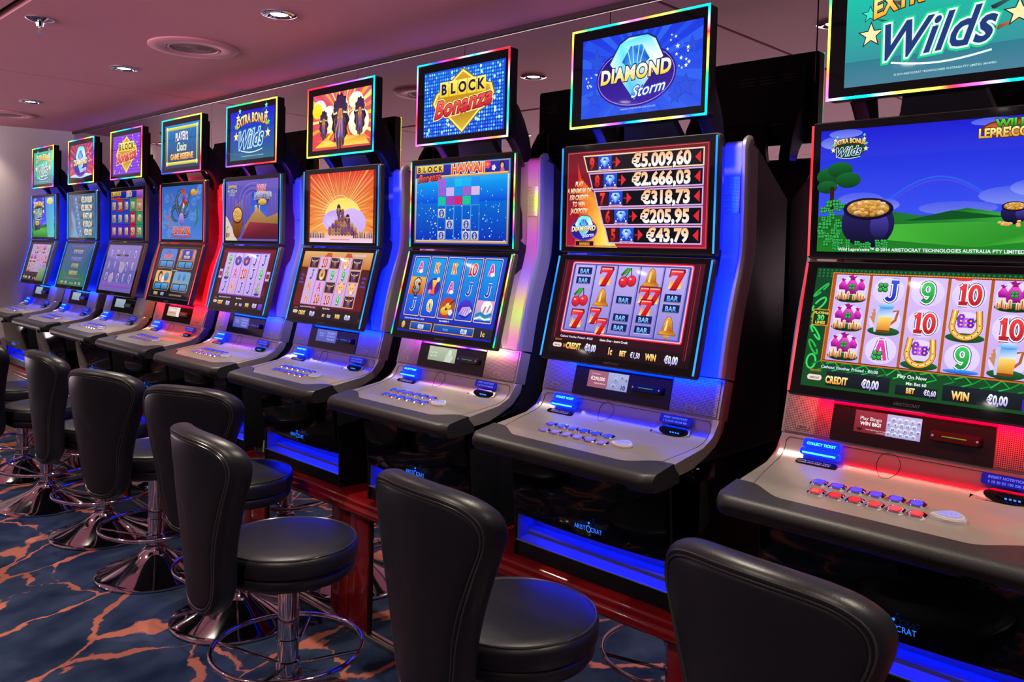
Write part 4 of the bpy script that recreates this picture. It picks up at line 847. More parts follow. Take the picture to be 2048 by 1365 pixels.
F_UP = Fr((0, 2.174, 1.739), (0, 0, 1)); F_LO = Fr((0, 2.1035+.0252, 1.381-.0064), (0, .2465, .969))
F_TOP = Fr((0, 2.160, 2.133), (0, 0.004, 1)); F_SP = Fr((0, 2.1415, 1.1445), (0, .25, .968))
F_DECK = Fr((0, 1.98, 1.0065), (0, .988, .154)); F_BACK = Fr((0, 2.113, 1.062), (0, .32, .947)); F_BACK2 = Fr((0, 2.094, 1.032), (0, .75, .66))
PROF_TOP = [(2.127, 1.0875), (2.122, 1.07), (2.114, 1.05), (2.101, 1.035), (2.08, 1.0245), (2.05, 1.0175), (2.0, 1.0095), (1.95, 1.002), (1.90, .994), (1.845, .9855)]
def b_console(bm):
    bot = [(1.845, .956), (1.90, .959), (1.95, .962), (2.0, .968), (2.06, .982), (2.12, 1.01), (2.16, 1.05), (2.17, 1.0875)]
    add_prism(bm, PROF_TOP+bot, -.343, .343, bev=.006, seg=3)
def b_deckline(bm):
    """seam lines of the deck panel"""
    def on(x, v, d=.0006): return F_DECK.p(x, v, d)
    pts = [(-.318, -.10), (-.322, .03)]
    for sx in (-1, 1):
        P = [F_DECK.p(sx*.30, -.085, .0003), F_DECK.p(sx*.315, .0, .0003), F_DECK.p(sx*.322, .06, .0003)]+[Vector((sx*.324, y-.0005, z+.0004)) for y, z in ((2.05, 1.0178), (2.08, 1.025), (2.101, 1.0355), (2.1145, 1.0505), (2.1215, 1.07))]+[Vector((sx*.316, 2.1235, 1.0795))]
        add_tube(bm, P, .0006, 5)
    add_tube(bm, [Vector((-.316, 2.1235, 1.0795)), Vector((.316, 2.1235, 1.0795))], .0006, 5)
    add_tube(bm, [Vector((-.322, 2.062, 1.0195)), Vector((.322, 2.062, 1.0195))], .0006, 5)
    c = [Vector((-.054+.028*math.cos(t), *(lambda q: (2.1225-.36*max(0, .018-q)-.012*(max(0, .018-q)/.02)**2*2, 1.055+q))(.028*math.sin(t)))) for t in [2*PI*i/28 for i in range(28)]]
    # keep the ring on the curved surface
    def ys(z):
        for (y1, z1), (y2, z2) in zip(PROF_TOP, PROF_TOP[1:]):
            if z2 <= z <= z1: return y1+(y2-y1)*(z1-z)/(z1-z2)
        return 2.12
    c = [Vector((v.x, ys(v.z)-.0006, v.z)) for v in c]
    add_tube(bm, c, .0006, 5, closed=True)
def b_pad(bm):
    rings = []; n = 48
    for i in range(n+1):
        x = -.345+.69*i/n; ax = abs(x); e = min(1, max(0, (ax-.20)/.11)); e = e*e*(3-2*e); yr = 1.853+(1.904-1.853)*e
        ec = max(0, (ax-.315)/.03); fy = 1.782+.022*ec**2
        zt = .9945+(yr-1.90)*.155; r = .024
        ring = [(yr, zt-.006), (yr, zt+.001), (yr-.004, zt+.0035)]
        yf = fy
        for k in range(9):
            a = math.radians(90+20*k); ring.append((yf+r+r*math.cos(a)*1., .9585+r*math.sin(a)*1.1))
        ring += [(yf+.06, .934), (1.93, .942), (1.93, .962)]
        rings.append([(x, y, z) for y, z in ring])
    add_loft(bm, rings)
def b_padlock(bm): add_box(bm, .205, .275, 1.786, 1.83, .932, .958, .008); add_lathe(bm, [(0, .925), (.01, .925), (.01, .935), (0, .935)], .24, 1.80, 12)
def b_body(bm):
    L = [(1.972, .56), (1.972, .612), (2.055, .618), (2.055, .70), (1.968, .70), (1.945, .935), (2.0, .955), (2.07, .972), (2.515, .972), (2.515, .56)]
    add_prism(bm, L, -.308, .308, bev=.003)
    U = [(2.05, .9721), (2.125, .995), (2.165, 1.05), (2.178, 1.2), (2.20, 1.3), (2.245, 1.47), (2.275, 1.6), (2.276, 1.899), (2.30, 1.896), (2.515, 1.745), (2.515, .9721)]
    add_prism(bm, U, -.338, .338, bev=.004)
    for s in (-1, 1):
        x0, x1 = sorted((s*.297, s*.308)); add_prism(bm, [(1.966, .56), (1.966, .70), (1.94, .935), (2.1, .935), (2.1, .56)], x0, x1, bev=.003)
def b_latch(bm):
    add_box(bm, .306, .3105, 2.04, 2.175, .905, .968, .002); add_tube(bm, [(.308, 2.06, .935), (.318, 2.06, .935)], .012, 14); add_tube(bm, [(.308, 2.09, .942), (.324, 2.09, .942)], .006, 10); add_box(bm, .308, .318, 2.13, 2.165, .955, .962, .001)
def b_door(bm):
    n = 20; A = []; 
    for i in range(n+1):
        x = -.295+.59*i/n; b = .018*(1-(x/.3)**2); zb = .699
        A.append([(x, 1.966-b, zb), (x, 1.961-b, zb+.01), (x, 1.938-b*.6, .85), (x, 1.93-b*.25, .93), (x, 1.96, .93), (x, 1.985, zb)])
    add_loft(bm, A)
def b_tray(bm):
    add_box(bm, -.296, .296, 2.046, 2.053, .62, .70); add_prism(bm, [(1.975, .6135), (2.02, .618), (2.02, .628), (2.03, .640), (2.046, .642), (2.046, .6135)], -.296, .296)
    for s in (-1, 1): x0, x1 = sorted((s*.290, s*.2965)); add_box(bm, x0, x1, 1.972, 2.05, .614, .699)
def b_lip(bm): add_box(bm, -.297, .297, 1.9655, 1.975, .609, .6135, .001)
WSP = [(2.128, 1.2035)] 
def wing_spine():
    return [(2.158, 1.2035), (2.172, 1.28), (2.19, 1.36), (2.213, 1.44), (2.236, 1.51), (2.25, 1.56), (2.2545, 1.61), (2.2545, 1.70), (2.252, 1.80), (2.25, 1.88), (2.2515, 1.893), (2.256, 1.901), (2.264, 1.905), (2.274, 1.906)]
def b_wing(s):
    def f(bm):
        sp = wing_spine(); cs = [(.20, .022), (.252, .018), (.2575, .004), (.262, .0), (.318, .0), (.3225, -.010), (.329, -.0155), (.337, -.014), (.343, -.006), (.345, .004), (.345, .05), (.20, .05)]
        rings = []
        for i, (y, z) in enumerate(sp):
            a = sp[max(0, i-1)]; b = sp[min(len(sp)-1, i+1)]; t = Vector((0, b[0]-a[0], b[1]-a[1])).normalized(); nrm = Vector((0, t.z, -t.y))  # pointing to the mirror
            rings.append([(s*x, y+nrm.y*(d if i < 11 else min(d, .012)), z+nrm.z*(d if i < 11 else min(d, .012))) for x, d in cs])
        add_loft(bm, rings)
    return f
def b_winggr(s):
    def f(bm):
        x0, x1 = sorted((s*.2645, s*.317)); add_box(bm, x0, x1, 2.249, 2.2535, 1.69, 1.80, .001)
    return f
def b_panelbase(bm):
    F_SP.plate(bm, -.343, .343, -.058, .058, -.05, 0, .003)
def b_grille(x0, x1):
    def f(bm): F_SP.plate(bm, x0, x1, -.054, .054, 0, .003, .004, .001)
    return f
def b_center(bm): F_SP.plate(bm, -.207, .172, -.056, .056, 0, .004, .001)
def b_card(bm):
    F_SP.plate(bm, .036, .145, -.016, .008, .004, .018, .006, .003)
def b_cardslot(bm): F_SP.plate(bm, .062, .116, -.0045, -.0022, .018, .0184, .0005)
def b_cardfeet(bm):
    for x in (.042, .139): add_tube(bm, [F_SP.p(x, -.004, .017), F_SP.p(x, -.004, .0195)], .003, 8)
def b_badge(x0):
    def f(bm): F_SP.plate(bm, x0, x0+.035, -.042, -.030, .003, .0045, .002)
    return f
def txt_obj(name, key, s, fr, x, v, d, size, m, parent, xs=1., shear=0., off=.02, al='c'):
    if key not in CACHE:
        vs, fs, x0, x1 = text_mesh(s, shear, off); bx = {'c': -(x0+x1)/2, 'l': -x0}[al]
        me = bpy.data.meshes.new(name); me.from_pydata([sub(fr.p(x+(a+bx)*size*xs, v+b*size, d)) for a, b in vs], [], fs); me.materials.append(m); CACHE[key] = me
    return link(name, CACHE[key], parent)
def b_housing(F, w, h, t, bev=.006):
    def f(bm): F.plate(bm, -w/2, w/2, -h/2, h/2, 0, t, .010, bev)
    return f
def b_bezel(F, w, h, t):
    def f(bm): F.plate(bm, -w/2+.0035, w/2-.0035, -h/2+.0035, h/2-.0035, t-.002, t+.0012, .006)
    return f
def ledstops(c, t):
    """colour along a closed list of stops"""
    n = len(c); k = (t % 1.)*n; i = int(k) % n; f = k-int(k); a, b = hx(c[i]), hx(c[(i+1) % n]); return tuple(a[q]+(b[q]-a[q])*f for q in range(3))
def colored(name, P, F, C, m, parent):
    me = bpy.data.meshes.new(name); me.from_pydata([sub(p) for p in P], [], F); me.materials.append(m)
    ca = me.color_attributes.new('Col', 'FLOAT_COLOR', 'CORNER'); buf = []
    for f in F:
        for i in f: buf += [*C[i], 1.]
    ca.data.foreach_set('color', buf); return link(name, me, parent)
def led_frame(parent, stops):
    """square tube running round the sign edge, colours along it"""
    w, h, r = .524, .324, .008; pts = []
    for (x0, y0, x1, y1, n) in ((-w/2, h/2, w/2, h/2, 40), (w/2, h/2, w/2, -h/2, 24), (w/2, -h/2, -w/2, -h/2, 40), (-w/2, -h/2, -w/2, h/2, 24)):
        for i in range(n): t = i/n; pts.append((x0+(x1-x0)*t, y0+(y1-y0)*t))
    per = 2*(w+h); P = []; C = []; Fc = []; n = len(pts); L = 0; cs = [(0, .0175), (.002, .0215), (.0055, .0215), (.0075, .0175)]
    for i, (x, y) in enumerate(pts):
        if i: L += math.hypot(x-pts[i-1][0], y-pts[i-1][1])
        c = ledstops(stops, L/per)
        for ins, d in cs: P.append(F_TOP.p(x*(1-ins/(w/2)), y*(1-ins/(h/2)), d)); C.append(c)
    for i in range(n):
        j = (i+1) % n
        for k in range(3): Fc.append((i*4+k, i*4+k+1, j*4+k+1, j*4+k))
    return colored('light_frame', P, Fc, C, M_LED, parent)
def led_bar(parent, F, h, s, stops):
    P = []; C = []; Fc = []; n = 16
    for i in range(n+1):
        v = h/2-.008-(h-.016)*i/n; c = ledstops(stops, .999*i/n)
        for x, d in ((.2975, .0255), (.297, .0285), (.2925, .0285), (.292, .0255)): P.append(F.p(s*x, v, d)); C.append(c)
    for i in range(n):
        for k in range(3): Fc.append((i*4+k, i*4+k+1, i*4+k+5, i*4+k+4))
    return colored('light_bar', P, Fc, C, M_LEDBAR, parent)
def glow_strip(parent, path, stops, w=.004, nrm=(0, 1, 0), m=None):
    """row of leds on the back of a screen: a narrow band facing nrm"""
    P = []; C = []; Fc = []; n = len(path); t = Vector(path[-1])-Vector(path[0]); sd = t.cross(Vector(nrm)).normalized()*w
    for i, p in enumerate(path):
        c = ledstops(stops, .999*i/max(1, n-1)) if len(stops) > 2 else hx(stops[0]); P += [tuple(Vector(p)-sd), tuple(Vector(p)+sd)]; C += [c, c]
    for i in range(n-1): Fc.append((i*2, i*2+1, i*2+3, i*2+2))
    return colored('led_strip', P, Fc, C, m or M_GLOW, parent)
def b_topbody(bm):
    F_TOP.plate(bm, -.262, .262, -.162, .162, -.022, .018, .010, .002)
def b_topback(bm):
    F_TOP.plate(bm, -.225, .225, -.128, .128, -.05, -.022, .012, 0)
def b_vents(bm):
    for x0, x1 in ((-.19, -.13), (-.03, .03), (.05, .11), (.13, .19)):
        for q in range(3): F_TOP.plate(bm, x0, x1, .085-q*.012, .088-q*.012, -.053, -.05, .001)
    for x0, x1 in ((.02, .08), (.10, .15)): F_TOP.plate(bm, x0, x1, -.09, -.087, -.053, -.05, .001)
def b_sticker(bm): F_TOP.plate(bm, -.222, -.172, -.118, -.03, -.0512, -.05, .002); F_TOP.plate(bm, .182, .222, -.118, -.045, -.0512, -.05, .002)
def b_neck(bm):
    # centre neck and two curved fins
    rings = []
    for i in range(9):
        t = i/8; y = 2.19+.09*t; z = 2.06-.185*t; hw = .085+.05*t*t
        rings.append([(-hw, y-.012, z), (hw, y-.012, z), (hw, y+.012, z+.01), (-hw, y+.012, z+.01)])
    add_loft(bm, rings)
def b_fin(s):
    def f(bm):
        O = [(2.165, 2.135), (2.20, 2.125), (2.235, 2.095), (2.268, 2.045), (2.293, 1.985), (2.31, 1.92), (2.318, 1.875), (2.262, 1.875), (2.257, 1.905), (2.245, 1.94), (2.22, 1.97), (2.195, 1.99), (2.165, 2.0)]
        x0, x1 = sorted((s*.185, s*.225)); add_prism(bm, O, x0, x1, bev=.004)
    return f
def b_button(x, v, rot=0):
    def f(bm):
        pts = [(x+.0205*c, v+.019*d) for c, d in ((-.62, -1), (.62, -1), (1, -.45), (1, .45), (.62, 1), (-.62, 1), (-1, .45), (-1, -.45))]
        F = F_DECK; rings = [[F.p(px, pv, 0) for px, pv in pts], [F.p(x+(px-x)*1.0, v+(pv-v)*1.0, .005) for px, pv in pts], [F.p(x+(px-x)*.8, v+(pv-v)*.8, .0075) for px, pv in pts], [F.p(x+(px-x)*.78, v+(pv-v)*.78, .0068) for px, pv in pts]]
        add_loft(bm, rings)
    return f
def b_btncap(x, v):
    def f(bm):
        pts = [(x+.0205*c*.64, v+.019*d*.64) for c, d in ((-.62, -1), (.62, -1), (1, -.45), (1, .45), (.62, 1), (-.62, 1), (-1, .45), (-1, -.45))]
        add_plate(bm, pts, F_DECK.p(0, 0, .0066), F_DECK.ex, F_DECK.eu, F_DECK.en, .0022, .001)
    return f
PLAY = [(-.036, -.012), (-.02, -.024), (.0, -.028), (.022, -.026), (.036, -.016), (.037, -.002), (.026, .012), (.012, .021), (.0, .022), (-.012, .012), (-.028, -.001)]
def b_play(k, d0, d1, bev):
    def f(bm): add_plate(bm, [(.135+p[0]*k, -.025+p[1]*k) for p in PLAY], F_DECK.p(0, 0, d0), F_DECK.ex, F_DECK.eu, F_DECK.en, d1-d0, bev)
    return f
BTN = [(-.150+.0455*i, -.052, i) for i in range(6)]+[(-.168+.0455*i, .002, i+6) for i in range(6)]
F_COL = Fr((-.219, 2.109, 1.063), (0, .42, .907)); F_MAL = Fr((-.224, 2.087, 1.0285), (0, .9, .42)); F_INS = Fr((.209, 2.113, 1.067), (0, .36, .933)); F_POD = Fr((.213, 2.098, 1.037), (0, .75, .66))
def b_collect(bm):
    F_COL.plate(bm, -.05, .05, -.002, .022, 0, .012, .006, .002); F_COL.plate(bm, -.052, .052, -.022, -.004, .0, .016, .006, .003)
def b_glowbar(bm): F_COL.plate(bm, -.044, .044, -.0195, -.015, .016, .0166, .001)
def b_mal(bm): F_MAL.plate(bm, -.055, .055, -.009, .009, 0, .003, .008, .001)
def b_ins(bm): F_INS.plate(bm, -.056, .056, -.012, .014, .001, .004, .006, .001)
def b_scoop(bm):
    pts = [(-.075, -.022)]+[(-.05, .016), (.052, .016), (.056, -.006)]+[(.05-.125*i/8, -.010-.014*math.sin(PI*i/8)) for i in range(9)]
    add_plate(bm, pts[:1]+pts[1:4]+pts[4:], F_POD.p(0, 0, .0), F_POD.ex, F_POD.eu, F_POD.en, .0022, 0)
def b_pod(bm):
    pts = [(.0+.05*math.cos(t), .0+.019*math.sin(t)) for t in [2*PI*i/24 for i in range(24)]]
    add_plate(bm, pts, F_POD.p(0, 0, .002), F_POD.ex, F_POD.eu, F_POD.en, .003, 0)
    pts = [(.008+.03*math.cos(t), -.003+.008*math.sin(t)) for t in [2*PI*i/20 for i in range(20)]]
    add_plate(bm, pts, F_POD.p(0, 0, .005), F_POD.ex, F_POD.eu, F_POD.en, .008, .003)
def b_podled(bm):
    for i in range(4): F_POD.plate(bm, -.004+i*.009, .001+i*.009, -.013, -.0105, .009, .0128, .0008)
def recolor(o, m):
    """give this copy its own material without touching the shared mesh"""
    o.material_slots[0].link = 'OBJECT'; o.material_slots[0].material = m
BTNMAT = {k: mat('button cap '+k, hx(a), .15, .0, .6, emit=hx(b), estr=e) for k, a, b, e in (('blue', '#2030b0', '#2038e0', .8), ('violet', '#6058b0', '#5048c0', .45), ('red', '#a02830', '#c02028', .5), ('pale', '#8080b8', '#505090', .3))}

def slot_machine(i, x, top, up, lo, small, frame, bars, glow, label, caps='violet', glow_b=None):
    root = thing('slot_machine', (x, MY, MZ), label, 'slot machine', 'slot machines along the mirrored wall')
    body = part('cabinet_body', 'body', b_body, M_BLACK, root)
    part('side_latch', 'latch_', b_latch, M_DARKCHROME, body)
    door = part('belly_door', 'door', b_door, M_GLOSS, root)
    F_LG = Fr((.035, 1.9325, .73), (0, -.12, .99))
    txt_obj('logo', 'logo', 'ARIST', F_LG, -.032, 0, .003, .021, M_LOGO, door, xs=.8, off=.0); txt_obj('logo', 'logo2', 'CRAT', F_LG, .031, 0, .003, .021, M_LOGO, door, xs=.8, off=.0); txt_obj('logo', 'logo3', 'O', F_LG, .0015, -.004, .003, .033, M_LOGO, door, xs=.8, off=.0)
    if 'logodot' not in CACHE:
        bm = bmesh.new(); add_plate(bm, [(.0035+.0035*math.cos(t), .0265+.0035*math.sin(t)) for t in [PI*k/5 for k in range(10)]], F_LG.p(0, 0, .002), F_LG.ex, F_LG.eu, F_LG.en, .001)
        me = finish(bm, 'logo_dot', M_LOGO); me.transform(Matrix.Translation((0, -MY, -MZ))); CACHE['logodot'] = me
    link('logo_mark', CACHE['logodot'], door)
    tray = part('light_tray', 'tray', b_tray, M_TRAY, root); part('tray_lip', 'lip', b_lip, M_RIM, tray)
    glow_strip(tray, [(-.28, 2.03, .6985), (0, 2.03, .6985), (.28, 2.03, .6985)], ['#0018ff', '#0018ff'], nrm=(0, 0, -1), m=M_GLOW2)
    for s in (-1, 1):
        w = part('side_wing', 'wing%d' % s, b_wing(s), M_WING, root); part('speaker_grille', 'wgr%d' % s, b_winggr(s), M_GRILLE, w)
    pb = part('front_panel', 'pbase', b_panelbase, M_SILVER, root)
    part('speaker_grille', 'gl', b_grille(-.336, -.209), M_GRILLE, pb); part('speaker_grille', 'gr', b_grille(.175, .336), M_GRILLE, pb)
    part('black_glass', 'ctr', b_center, M_GLOSS, pb)
    part('badge', 'bdl', b_badge(-.302), M_RIM, pb); part('badge', 'bdr', b_badge(.231), M_RIM, pb)
    txt_obj('badge_lettering', 'btl', 'HELIX', F_SP, -.2845, -.0395, .0048, .0095, M_BLACK, pb); txt_obj('badge_lettering', 'btr', 'HELIX', F_SP, .2485, -.0395, .0048, .0095, M_BLACK, pb)
    small.build('small_display', pb, sub(F_SP.p(-.15, -.0245, .0042)), F_SP.ex, F_SP.eu, F_SP.en, .00161, (M_SCREEN, M_ART))
    part('card_reader', 'card', b_card, M_BLACK, pb); part('reader_slot', 'cslot', b_cardslot, M_GREEN, pb); part('reader_screws', 'cfeet', b_cardfeet, M_CHROME, pb)
    con = part('button_console', 'console', b_console, M_SILVER, root); part('panel_seams', 'seams', b_deckline, M_CAVITY, con)
    pad = part('arm_rest', 'pad', b_pad, M_PAD, root); part('console_latch', 'latch', b_padlock, M_GLOSS, pad)
    for bx, bv, k in BTN:
        b = part('bet_button', 'btn%d' % k, b_button(bx, bv), M_BTNCHROME, con)
        # caps sit inside the chrome rings
        c = part('button_cap', 'cap%d' % k, b_btncap(bx, bv), BTNMAT['violet'], con)
        recolor(c, BTNMAT[('blue' if k > 5 else caps)])
    part('play_button', 'play', b_play(1, 0, .011, .004), M_CLEAR, con); pc = part('play_button_face', 'playf', b_play(.74, .011, .0125, .001), BTNMAT['pale'], con); txt_obj('play_lettering', 'playt', 'PLAY', F_DECK, .137, -.034, .0129, .016, M_LBLTXT, con, shear=.2)
    cb = part('collect_button', 'collect', b_collect, M_BLUEBTN, con); txt_obj('button_lettering', 'colt', 'COLLECT TICKET', F_COL, 0, .006, .0125, .0095, M_CYAN, con, off=.04); part('button_light', 'colg', b_glowbar, M_CYAN, con)
    part('notice_plate', 'mal', b_mal, M_GLOSS, con)
    txt_obj('notice_lettering', 'malt', 'MALFUNCTION VOIDS', F_MAL, 0, .0012, .0033, .0062, M_TXTGREY, con, xs=1.2); txt_obj('notice_lettering', 'malt2', 'ALL PAYS AND PLAYS', F_MAL, 0, -.0062, .0033, .0062, M_TXTGREY, con, xs=1.2)
    part('note_label', 'ins', b_ins, M_LBLBLUE, con); txt_obj('note_lettering', 'inst', 'INSERT NOTE/TICKET', F_INS, 0, .0035, .0043, .0083, M_LBLTXT, con); txt_obj('note_lettering', 'inst2', '5 10 20 50 100 200 500', F_INS, 0, -.0075, .0043, .0083, M_LBLTXT, con)
    part('note_slot_surround', 'scoop', b_scoop, M_RIM, con); part('note_slot', 'pod', b_pod, M_GLOSS, con); part('note_slot_lights', 'podl', b_podled, M_LOGO, con)
    us = part('upper_screen', 'uh', b_housing(F_UP, .60, .360, .024), M_DARKSILVER, root); part('bezel', 'ub', b_bezel(F_UP, .60, .360, .024), M_BEZEL, us)
    ls = part('lower_screen', 'lh', b_housing(F_LO, .60, .360, .024), M_DARKSILVER, root); part('bezel', 'lb', b_bezel(F_LO, .60, .360, .024), M_BEZEL, ls)
    up.build('display', us, sub(F_UP.p(-.2725, -.160, .0254)), F_UP.ex, F_UP.eu, F_UP.en, .00545, (M_SCREEN, M_ART))
    lo.build('display', ls, sub(F_LO.p(-.2655, -.1535, .0254)), F_LO.ex, F_LO.eu, F_LO.en, .0054, (M_SCREEN, M_ART))
    txt_obj('bezel_logo', 'bzl', 'ARISTOCRAT', F_LO, .0, -.1715, .0256, .010, M_DARKSILVER, ls)
    if bars:
        for s in (-1, 1): led_bar(us, F_UP, .36, s, bars); led_bar(ls, F_LO, .36, s, bars)
    if glow:
        h_ = max(1, len(glow)//2)
        for s in (-1, 1): glow_strip(us, [(s*.278, 2.1755, 1.905-.345*k/8) for k in range(9)], glow[:h_+1] if len(glow) > 2 else glow)
        for s in (-1, 1): glow_strip(ls, [F_LO.p(s*.278, .17-.345*k/8, -.0015) for k in range(9)], glow[h_:] if len(glow) > 2 else glow, nrm=(0, .969, -.2465))
        glow_strip(ls, [F_LO.p(-.27+.54*k/8, -.172, -.0015) for k in range(9)], glow_b or glow, w=.003, nrm=(0, .969, -.2465))
    tb = part('sign', 'tb', b_topbody, M_BLACK, root); part('rear_cover', 'tk', b_topback, M_BLACK, tb); part('vent_slots', 'tv', b_vents, M_DARKSILVER, tb); part('rear_sticker', 'ts', b_sticker, M_LABELGREY, tb)
    if 'tbz' not in CACHE:
        bm = bmesh.new(); F_TOP.plate(bm, -.2545, .2545, -.1545, .1545, .0175, .0192, .003); me = finish(bm, 'bezel', M_BEZEL); me.transform(Matrix.Translation((0, -MY, -MZ))); CACHE['tbz'] = me
    link('bezel', CACHE['tbz'], tb)
    top.build('sign_display', tb, sub(F_TOP.p(-.2135, -.1325, .0195)), F_TOP.ex, F_TOP.eu, F_TOP.en, .00455, (M_SCREEN, M_ART))
    led_frame(tb, frame)
    nk = part('sign_neck', 'neck', b_neck, M_BLACK, root)
    for s in (-1, 1): part('sign_bracket', 'fin%d' % s, b_fin(s), M_BLACK, root)
    return root
# ------------------------------------------------------------------ stools
SK = {}
def spart(name, key, build, m, parent, angle=40):
    if key not in SK:
        bm = bmesh.new(); build(bm); SK[key] = finish(bm, name, m, True, angle)
    return link(name, SK[key], parent)
SEAT_Z = .58
def s_seat(bm):
    add_lathe(bm, [(0, .533), (.209, .533), (.220, .538), (.224, .55), (.224, .578), (.220, .590), (.210, .597), (.185, .602), (.11, .605), (0, .606)], 0, 0, 56)
def s_seatpipe(bm): add_tube(bm, [(.2155*math.cos(2*PI*i/56), .2155*math.sin(2*PI*i/56), .5955) for i in range(56)], .0032, 6, closed=True)
def s_under(bm): add_lathe(bm, [(0, .486), (.18, .486), (.206, .492), (.215, .506), (.215, .524), (.209, .532), (0, .532)], 0, 0, 56)
def s_plate(bm): add_lathe(bm, [(0, .476), (.10, .476), (.105, .4865), (0, .4865)], 0, 0, 24)
def back_outline(n=72):
    """(x,z) outline of the padded backrest: broad arched top, narrow rounded foot"""
    pts = []
    K = [(0, .432), (.045, .436), (.080, .455), (.102, .495), (.115, .55), (.128, .63), (.150, .72), (.176, .81), (.197, .875), (.203, .915), (.192, .950), (.160, .975), (.115, .988), (.06, .994), (0, .996)]
    half = []
    def cr(p0, p1, p2, p3, t): return .5*((2*p1)+(-p0+p2)*t+(2*p0-5*p1+4*p2-p3)*t*t+(-p0+3*p1-3*p2+p3)*t**3)
    for i in range(len(K)-1):
        p0 = K[i-1] if i else (-K[1][0], K[1][1]); p3 = K[i+2] if i+2 < len(K) else (-K[-2][0], K[-2][1])
        for q in range(3): t = q/3; half.append((cr(p0[0], K[i][0], K[i+1][0], p3[0], t), cr(p0[1], K[i][1], K[i+1][1], p3[1], t)))
    half.append(K[-1])
    half = [(x*1.07, z) for x, z in half]
    return half+[(-x, z) for x, z in half[-2:0:-1]]
def back_y(x, z):
    """centre surface: wraps round the sitter and leans back a little"""
    lean = -.285-.050*max(0, (z-.50)/.48)
    return lean+1.3*x*x
def s_back(bm):
    O = back_outline(); cz = .72; T = .033
    def ring(s, d, inset=0):
        r = []
        for x, z in O:
            l = math.hypot(x, z-cz); k = max(0., 1-inset/l)*s; X, Z = x*k, cz+(z-cz)*k; r.append((X, back_y(X, Z)+d, Z))
        return r
    rings = [ring(.02, -T), ring(.35, -T-.001), ring(.7, -T-.001), ring(1, -T, .03), ring(1, -T+.003, .022), ring(1, -T+.007, .018), ring(1, -T+.001, .014), ring(1, -T+.001, .0115), ring(1, -T+.007, .0085), ring(1, -T+.003, .0055), ring(1, -T+.006, .001), ring(1, -T+.014, -.004), ring(1, -T+.026, -.007), ring(1, .010, -.007), ring(1, .026, -.004), ring(1, .038, .003), ring(1, .046, .014), ring(1, .050, .03), ring(.6, .046), ring(.3, .043), ring(.02, .042)]
    add_loft(bm, rings)
def s_backpipe(bm):
    O = back_outline(); cz = .72
    for ins, d in ((.0175, -.030), (.008, -.029)):
        P = []
        for x, z in O:
            l = math.hypot(x, z-cz); k = 1-ins/l; X, Z = x*k, cz+(z-cz)*k; P.append((X, back_y(X, Z)+d, Z))
        add_tube(bm, P, .0030, 6, closed=True)
def s_pole(bm): add_lathe(bm, [(0, .10), (.0345, .10), (.0345, .245), (.0385, .247), (.0385, .262), (.0345, .264), (.0345, .484), (0, .484)], 0, 0, 28)
def s_base(bm): add_lathe(bm, [(0, .0), (.258, .0), (.262, .004), (.262, .010), (.256, .014), (.235, .021), (.20, .034), (.16, .050), (.12, .069), (.085, .090), (.06, .112), (.048, .130), (.046, .142), (.036, .146), (0, .146)], 0, 0, 72)
def s_ring(bm):
    add_tube(bm, [(.245*math.cos(2*PI*i/64), .245*math.sin(2*PI*i/64), .232) for i in range(64)], .0085, 10, closed=True)
def s_spokes(bm):
    for k in range(4):
        a = PI/4+k*PI/2; add_tube(bm, [(.036*math.cos(a), .036*math.sin(a), .175), (.243*math.cos(a), .243*math.sin(a), .230)], .0055, 8)
    add_lathe(bm, [(.0346, .16), (.041, .163), (.041, .187), (.0346, .19)], 0, 0, 24)
def stool(x, y, rz, label, dz=0):
    root = thing('swivel_stool', (x, y, 0), label, 'stool', 'swivel stools in front of the machines', rz)
    st = spart('seat', 'seat', s_seat, M_LEATHER, root); spart('piping', 'seatpipe', s_seatpipe, M_PIPE, st)
    spart('seat_base', 'under', s_under, M_LEATHER, root); spart('mounting_plate', 'plate', s_plate, M_BLACK, root)
    bk = spart('backrest', 'back', s_back, M_LEATHER, root); spart('piping', 'backpipe', s_backpipe, M_PIPE, bk)
    spart('pole', 'pole', s_pole, M_CHROME, root); spart('base', 'base', s_base, M_CHROME, root)
    r = spart('foot_ring', 'ring', s_ring, M_CHROME, root); spart('spokes', 'spokes', s_spokes, M_CHROME, r)
    for ch in root.children:   # gas lift: seat and back stand higher on some
        if dz and ch.name.split('.')[0] in ('seat', 'seat_base', 'mounting_plate', 'backrest', 'pole'): ch.location.z = dz
    return root

# ------------------------------------------------------------------ room
CEIL, MIR, XL, XR, YF = 2.498, 2.5275, -12.5, 4.0, -3.4
def simple(name, build, m, parent=None, kind=None, angle=35, **kw):
    bm = bmesh.new(); build(bm); o = link(name, finish(bm, name, m, True, angle), parent)
    return set_props(o, kind=kind, **kw)
simple('floor', lambda bm: add_box(bm, XL, XR, -2.3, MIR+.1, -.05, 0), M_CARPET, kind='structure')
def _ceil(bm):
    ys = [YF, -2.21, -.60, .99, 1.03, MIR+.1]; xs = [XL]+[-8.84+3.51*k for k in range(4)]+[XR]; g = .009
    ys2 = [(YF, -2.215), (-2.205, -.615), (-.605, .99), (1.032, MIR+.1)]
    for a, b in zip(xs, xs[1:]):
        for y0, y1 in ys2: add_box(bm, a+g, b-g, y0, y1, CEIL, CEIL+.03, .0015, 1)
simple('ceiling', _ceil, M_CEIL, kind='structure')
simple('trim_1', lambda bm: add_box(bm, XL, XR, YF, MIR+.1, CEIL+.045, CEIL+.07), M_GAP, kind='structure')
def _mirror(bm):
    xs = [-7.86, -6.91, -6.094, -5.245, -4.433, -3.62, -2.802, -1.986, -1.17, -.35, .46]
    for a, b in zip(xs, xs[1:]): add_box(bm, a+.0016, b-.0016, MIR, MIR+.006, .55, CEIL-.022, .0008, 1)
